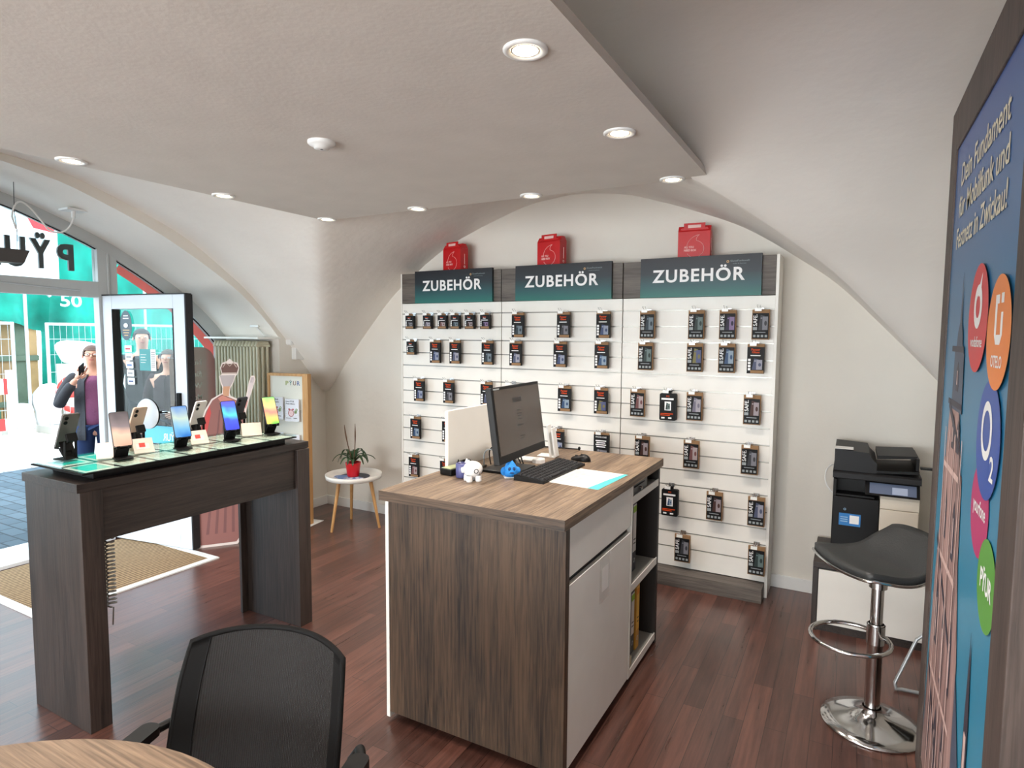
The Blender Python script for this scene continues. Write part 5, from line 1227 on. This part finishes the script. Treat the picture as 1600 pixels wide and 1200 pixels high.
# things inside the building site
M_sack = mat('sack_white',(240,240,240),.8,bump=.5,bscale=5)
for k, (x, y, z, rx, ry, rz) in enumerate(((-12.9,5.77,.35,.16,.22,.40),(-12.9,7.15,.55,.28,.34,.62),(-12.66,5.25,.22,.16,.20,.24),(-12.92,6.32,1.30,.20,.34,.22))):
    m = MB(); rr_ = random.Random(k); m.ball((0,0,0), rx, ry, rz, 0, 18, 12); m.v = [(math.copysign(abs(a/rx)**.6,a)*rx*(1+.10*sin(11*b+k)), math.copysign(abs(b/ry)**.6,b)*ry*(1+.14*sin(13*c+2*k)), math.copysign(abs(c/rz)**.75,c)*rz*(1+.10*sin(9*b+k)) if c > 0 else c) for a, b, c in m.v]
    tag(m.build('white_sack', M_sack, loc=(x,y,-.09+rz*1.0 if k < 3 else 1.07+.20)), '%s white bulk sack behind the site fence' % ('tall','largest','low','uppermost')[k], 'sack', 'white bulk sacks')
tag(MB().box(-.15,.15,-.34,.34,0,1.15).build('pallet_stack', mat('pallet_pale',(226,226,220),.8), loc=(-12.92,6.36,-.09)), 'pale stack under the uppermost white sack', 'pallet')
m = MB(); m.tube([(0,.25*cos(t),.62+.30*sin(t)) for t in [2*pi*i/20 for i in range(20)]], .05, 0, 8, closed=True); m.tube([(0,-.1,.62),(0,.12,.62)], .07, 0, 8); m.box(-.05,.05,-.06,.06,0,.34); tag(m.build('hose_reel', mat('reel_red',(200,60,50),.5), loc=(-12.45,6.0,-.09)), 'red hose reel behind the site fence', 'reel')
m = MB(); rnd = random.Random(3)
for k in range(46):
    x, y = rnd.uniform(-.35,.35), rnd.uniform(-1.1,1.1); s_ = rnd.uniform(.03,.09); m.box(x-s_,x+s_,y-s_,y+s_,0,s_*1.2,k%3)
tag(m.build('rubble', [mat('rubble_a',(150,150,140),.9), mat('rubble_b',(200,196,186),.9), mat('rubble_c',(90,120,100),.9)], loc=(-12.72,8.75,-.09)), 'low heap of rubble along the foot of the fence', 'rubble', kind='stuff')
# white banner with a red triangle, seen through the arched window
r = thing('hanging_banner', 'large white banner with red corner and round logo above the doorway', 'banner', (-11.6, 3.7, 2.45))
MB().box(0,.03,0,1.74,0,1.9).build('cloth', mat('banner_white',(240,240,240),.6), r)
m = MB(); m.prism([(1.70,.82),(1.70,1.50),(1.05,1.62),(1.14,1.40),(1.40,.86)], (.031,0,0), Y, Z, .001, 0); m.disc((.0325,1.28,1.34), Y, Z, .07, m=1); m.rect((.0325,1.40,1.16), Y, Z, .26, .06, 1); m.disc((.0325,1.60,1.30), Y, Z, .05, m=1)
m.disc((.0315,.86,1.06), Y, Z, .26, m=2); m.disc((.034,.86,1.08), Y, Z, .16, m=1); m.prism([(.60,1.62),(.68,1.62),(1.34,.80),(1.24,.80)], (.0325,0,0), Y, Z, .001, 2)
m.prism([(1.10,.62),(1.62,.62),(1.62,.70),(1.10,.72)], (.0325,0,0), Y, Z, .001, 2)
m.build('print', [mat('banner_red',(222,48,52),.6), M_whitetext, mat('banner_grey',(170,186,190),.6)], r)
m = MB(); m.tube([(0,0,1.92),(0,1.8,1.92)], .02, 0, 8); m.tube([(0,.1,1.92),(-1.4,.1,2.6)], .008, 0, 5); m.tube([(0,1.7,1.92),(-1.4,1.7,2.6)], .008, 0, 5); m.build('hanging_rail', M_steel, r)
# facing houses
def house(x, y0, y1, h, col, label, wins, roofc=(120,84,70), arch=False):
    r = thing('townhouse', label, 'house', (x, (y0+y1)/2, -.09), 0, 'houses across the street'); w = (y1-y0)/2
    MB().box(-4,0,-w,w,0,h).build('wall', mat('render_%d_%d' % col[:2], col, .9), r)
    MB().prism([(-4.2,h),(.2,h),(-2.0,h+2.0)], (0,-w,0), X, Z, 2*w).build('roof', mat('roof_tiles',roofc,.9), r)
    for (y, z, ww, hh) in wins:
        f = MB().box(.001,.06,y-ww/2,y+ww/2,z,z+hh).build('window', M_whitep, r); MB().box(.061,.07,y-ww/2+.07,y+ww/2-.07,z+.07,z+hh-.07).build('pane', mat('house_glass',(90,120,136),.15), f)
    return r
WN = [(y, z, 1.0, 1.5) for z in (3.6, 6.2) for y in (-2.2,0,2.2)]
house(-17.5, -2, 6.0, 9, (214,206,190), 'pale house behind the netting across the street', WN)
house(-16.5, 9.8, 16.2, 9, (232,200,120), 'yellow house at the right across the street', WN)
h3 = house(-15.5, 16.4, 25, 8, (150,190,206), 'pale blue house farthest right across the street', WN)
m = MB(); a_ = [(1.5*cos(t), 2.6+1.3*sin(t)) for t in [pi*i/20 for i in range(21)]]; m.prism([(1.5,0)]+a_+[(-1.5,0)], (.08,0,0), Y, Z, .07, 0); ar = m.build('arcade_arch', mat('arch_blue',(120,160,196),.7), h3)
house(-15.2, 25.5, 36, 10, (222,120,100), 'coral coloured house down the street', WN)
# sun umbrella shaped white stall further right, light clutter seen through the door glass
r = thing('market_stall', 'white and blue market stall seen through the door glass', 'stall', (-12.0, 13.0, -.09))
MB().box(-.8,.8,-1.2,1.2,0,.9).build('counter', mat('stall_cream',(226,218,200),.7), r, bevel=.01); MB().prism([(-1.1,2.1),(1.1,2.1),(0,2.7)], (0,-1.4,0), X, Z, 2.8).build('canopy', mat('stall_blue',(120,196,210),.7), r)
for a, b in ((-.95,-1.3),(.95,-1.3),(-.95,1.3),(.95,1.3)): m = MB(); m.tube([(a,b,0),(a,b,2.1)], .03, 0, 6); m.build('pole', M_steel, r)

# ================================================================== PEOPLE OUTSIDE
def skin_body(name, chains, mats, parent, root=0, sub=2):
    """chains: lists of (point, radius) that share their end points; grown into one continuous skin"""
    pts = []; rad = []; ed = []
    def idx(p, r_):
        for i, q in enumerate(pts):
            if (q-p).length < 1e-4: return i
        pts.append(p); rad.append(r_); return len(pts)-1
    for c in chains:
        pr = None
        for p, r_ in c:
            i = idx(V(p), r_)
            if pr is not None: ed.append((pr, i))
            pr = i
    me = bpy.data.meshes.new(name); me.from_pydata(pts, ed, []); o = bpy.data.objects.new(name, me); COL.objects.link(o)
    o.modifiers.new('skin','SKIN').use_smooth_shade = True
    for i, s_ in enumerate(me.skin_vertices[0].data):
        rr2 = rad[i]; s_.radius = rr2 if isinstance(rr2, tuple) else (rr2, rr2); s_.use_root = (i == root)
    s2 = o.modifiers.new('sub','SUBSURF'); s2.levels = sub; s2.render_levels = sub
    bpy.context.view_layer.update(); dg = bpy.context.evaluated_depsgraph_get(); nm = bpy.data.meshes.new_from_object(o.evaluated_get(dg))
    o.modifiers.clear(); o.data = nm; nm.materials.clear(); nm.materials.append(mats); nm.name = name
    for p in nm.polygons: p.use_smooth = True
    o.parent = parent
    return o
def person(loc, rz, label, jacket, shirt, trousers, hair, pose='phone', H=1.63, skin=(216,160,136), glasses=True, longcoat=False):
    r = thing('person', label, 'person', loc, rz); k = H/1.63
    P = lambda x, y, z: (x*k, y*k, z*k)
    M_skin = mat('skin_%d' % skin[0], skin, .6)
    # local frame: facing -y, viewer's left is -x
    if pose == 'phone': LA = [P(-.165,.0,1.31), P(-.245,-.03,1.17), P(-.275,-.07,1.05), P(-.20,-.17,1.19), P(-.115,-.205,1.31)]
    else: LA = [P(-.165,.0,1.31), P(-.215,.02,1.16), P(-.235,.02,1.03), P(-.235,-.03,.90), P(-.225,-.06,.79)]
    RA = [P(.165,.0,1.31), P(.215,.02,1.16), P(.235,.02,1.03), P(.22,-.05,.90), P(.20,-.08,.79)]
    if pose == 'hips': RA = [P(.165,.0,1.31), P(.24,.02,1.17), P(.29,.03,1.05), P(.22,-.08,.98), P(.14,-.12,.95)]
    spine = [(P(0,0,.88),.115*k),(P(0,0,1.0),(.125*k,.10*k)),(P(0,0,1.15),(.135*k,.105*k)),(P(0,.005,1.28),(.14*k,.10*k)),(P(0,.01,1.36),.06*k),(P(0,.0,1.43),.052*k)]
    ar = [.05,.045,.04,.034,.026]
    arms = [[(P(0,.005,1.28),.12*k)]+[(p, a*k) for p, a in zip(A, ar)] for A in (LA, RA)]
    legs = [[(P(0,0,.88),.11*k),(P(.085*s_,0,.80),.085*k),(P(.09*s_,-.01,.48),.058*k),(P(.095*s_,.01,.12),.040*k),(P(.095*s_,.0,.05),.04*k),(P(.10*s_,-.12,.035),.032*k)] for s_ in (-1,1)]
    hd = [(P(0,.0,1.43),.05*k),(P(0,-.012,1.47),(.058*k,.07*k)),(P(0,-.008,1.53),(.070*k,.085*k)),(P(0,0,1.585),(.062*k,.075*k))]
    skin_body('body', [spine]+arms+legs+[hd], M_skin, r)
    # face
    m = MB(); m.ball(P(0,-.095,1.520), .010, .016, .020, 0, 10, 8); m.ball(P(-.078,.0,1.52), .008, .014, .024, 0, 8, 6); m.ball(P(.078,.0,1.52), .008, .014, .024, 0, 8, 6); m.build('nose_and_ears', M_skin, r)
    m = MB(); m.ball(P(0,-.087,1.485), .022, .006, .005, 0, 10, 6); m.build('mouth', mat('lips',(176,96,90),.6), r)
    m = MB()
    for s_ in (-1,1): m.ball(P(.030*s_,-.080,1.535), .012, .006, .007, 0, 10, 6); m.ball(P(.030*s_,-.0865,1.535), .005, .003, .005, 1, 8, 6)
    m.build('eyes', [M_whitetext, M_ink], r)
    if glasses:
        m = MB()
        for s_ in (-1,1): m.tube([P(.031*s_+.024*cos(t),-.096,1.535+.017*sin(t)) for t in [2*pi*i/14 for i in range(14)]], .0022, 0, 5, closed=True); m.tube([P(.055*s_,-.094,1.538),P(.076*s_,.0,1.54)], .002, 0, 5)
        m.tube([P(-.007,-.098,1.54),P(.007,-.098,1.54)], .002, 0, 5); m.build('glasses', M_blackm, r)
    m = MB(); vs = []
    n = 20
    for i in range(9):
        ph = (pi*.62)*i/8
        for j in range(n):
            t = 2*pi*j/n; f = -sin(t); lim = 1 if f < .45 else .62     # hair reaches lower at the back and sides
            p_ = min(ph, pi*.62*lim) if lim < 1 else ph
            vs.append(P(.080*sin(p_)*cos(t), .012+.094*sin(p_)*sin(t), 1.545+.082*cos(p_)))
    fs = [(i*n+j,(i+1)*n+j,(i+1)*n+(j+1)%n,i*n+(j+1)%n) for i in range(8) for j in range(n)]; m.add(vs, fs, 0, True); m.build('hair', mat('hair_%d' % hair[0], hair, .8, bump=.3, bscale=60), r)
    # clothes follow the body
    g = .014
    top = [(P(0,0,.78),(.160*k,.130*k)),(P(0,-.005,1.02),(.148*k,.125*k)),(P(0,0,1.15),(.150*k,.118*k)),(P(0,.005,1.28),(.152*k,.11*k)),(P(0,.008,1.352),.068*k)]
    skin_body('sweater', [top], mat('cloth_%d_%d' % shirt[:2], shirt, .85, bump=.3, bscale=40), r)
    M_j = mat('jacket_%d_%d' % jacket[:2], jacket, .9, bump=.25, bscale=50)
    for s_, A in ((-1, LA), (1, RA)):
        q = A[:4]+[tuple(V(A[3]).lerp(V(A[4]), .7))]
        skin_body('sleeve', [[(P(.12*s_,.006,1.325),.062*k)]+[(p, (a+.016)*k) for p, a in zip(q, (.044,.040,.037,.033,.029))]], M_j, r)
    # open cardigan body: back and two front panels
    m = MB(); ncol = 22; zz = [.60,.75,.90,1.02,1.15,1.28,1.345] if longcoat else [.72,.82,.92,1.02,1.15,1.28,1.345]
    gap = .16 if longcoat else .85
    vs = []
    for off in (0,.012):
        for z in zz:
            w = interp([(.6,.185),(.92,.165),(1.15,.160),(1.28,.160),(1.345,.085)], z)-off; d_ = interp([(.6,.15),(.92,.135),(1.15,.128),(1.28,.12),(1.345,.08)], z)-off
            for i in range(ncol+1):
                t = -pi/2+gap/2+(2*pi-gap)*i/ncol; vs.append(P(w*cos(t), .004+d_*sin(t), z))
    nz = len(zz); N = nz*(ncol+1); fs = []
    for j in range(nz-1):
        for i in range(ncol):
            a = j*(ncol+1)+i; fs.append((a,a+1,a+ncol+2,a+ncol+1)); fs.append((N+a+ncol+1,N+a+ncol+2,N+a+1,N+a))
    for i in range(ncol): fs.append((i,N+i,N+i+1,i+1))
    for j in range(nz-1):
        for e in (0, ncol): a = j*(ncol+1)+e; fs.append((a,a+ncol+1,N+a+ncol+1,N+a))
    m.add(vs, fs, 0, True); m.build('cardigan' if not longcoat else 'coat', M_j, r)
    lg = [[(P(0,0,.98),(.142*k,.112*k)),(P(.088*s_,0,.80),.100*k),(P(.094*s_,-.01,.48),.074*k),(P(.098*s_,.01,.10),.058*k)] for s_ in (-1,1)]
    skin_body('trousers', lg, mat('trouser_%d_%d' % trousers[:2], trousers, .85, var=.1, vscale=8), r)
    for s_ in (-1,1):
        m = MB(); m.ball(P(.10*s_,-.055,.038), .048*k, .13*k, .038*k, 0, 16, 10); m.build('shoe', M_dgrey, r)
    # hands: palm, four unequal bent fingers and a thumb
    for s_, A in ((-1, LA), (1, RA)):
        w_ = V(A[4]); d_ = (w_-V(A[3])).normalized()
        up = V((0,-.3,1)).normalized() if pose == 'phone' and s_ == -1 else -Z
        if pose == 'phone' and s_ == -1: d_ = V((.45,.30,.85)).normalized()
        sd_ = d_.cross(V((0,1,0))).normalized() if abs(d_.y) < .9 else X
        nrm = sd_.cross(d_).normalized()
        ch = [[(w_, .026),(w_+d_*.045, (.036,.018)),(w_+d_*.085, (.038,.016))]]
        skin_body('hand', ch, M_skin, r, sub=1)
        for f, (o_, L_) in enumerate(((-.030,.068),(-.010,.078),(.010,.073),(.029,.056))):
            b = w_+d_*.082+sd_*o_; c1 = b+d_*(L_*.42)+nrm*(.006*s_); c2 = c1+(d_*.75+nrm*(.66 if s_ > 0 else -.66))*(L_*.32); c3 = c2+(d_*.25+nrm*(.95 if s_ > 0 else -.95))*(L_*.28)
            m = MB(); m.tube([b-d_*.01, c1, c2, c3], [.0095,.0088,.008,.0065], 0, 8); m.build('finger', M_skin, r)
        b = w_+d_*.028-sd_*.028; m = MB(); m.tube([b, b+d_*.028-sd_*.020, b+d_*.052-sd_*.016], [.012,.0105,.0085], 0, 8); m.build('thumb', M_skin, r)
    if pose == 'phone':
        o = V(LA[4])+V((.045*k,-.012,.085*k))
        q = thing('mobile_phone', 'dark phone held to the mouth by the person in pink', 'mobile phone', loc, rz)
        m = MB(); m.box(-.006,.006,-.036,.036,-.065,.065); ph_ = m.build('phone_body', M_blackm, q, bevel=.004); ph_.location = o; ph_.rotation_euler = (radians(35), radians(20), radians(-20))
    return r
person((-6.42, 3.27, -.10), radians(58), 'person in pink sweater and grey cardigan phoning outside the doorway', (56,56,60), (132,76,110), (26,46,86), (92,70,60), 'phone', 1.63)
person((-7.1, 4.15, -.10), radians(62), 'person in dark coat standing behind the open glass door', (30,28,32), (40,34,38), (34,38,48), (52,44,38), 'stand', 1.80, glasses=False, longcoat=True)
person((-6.35, 3.98, -.10), radians(40), 'person in speckled dark red coat bending towards the shop window', (52,30,34), (60,36,42), (44,54,74), (84,72,60), 'hips', 1.58, glasses=False, longcoat=True)
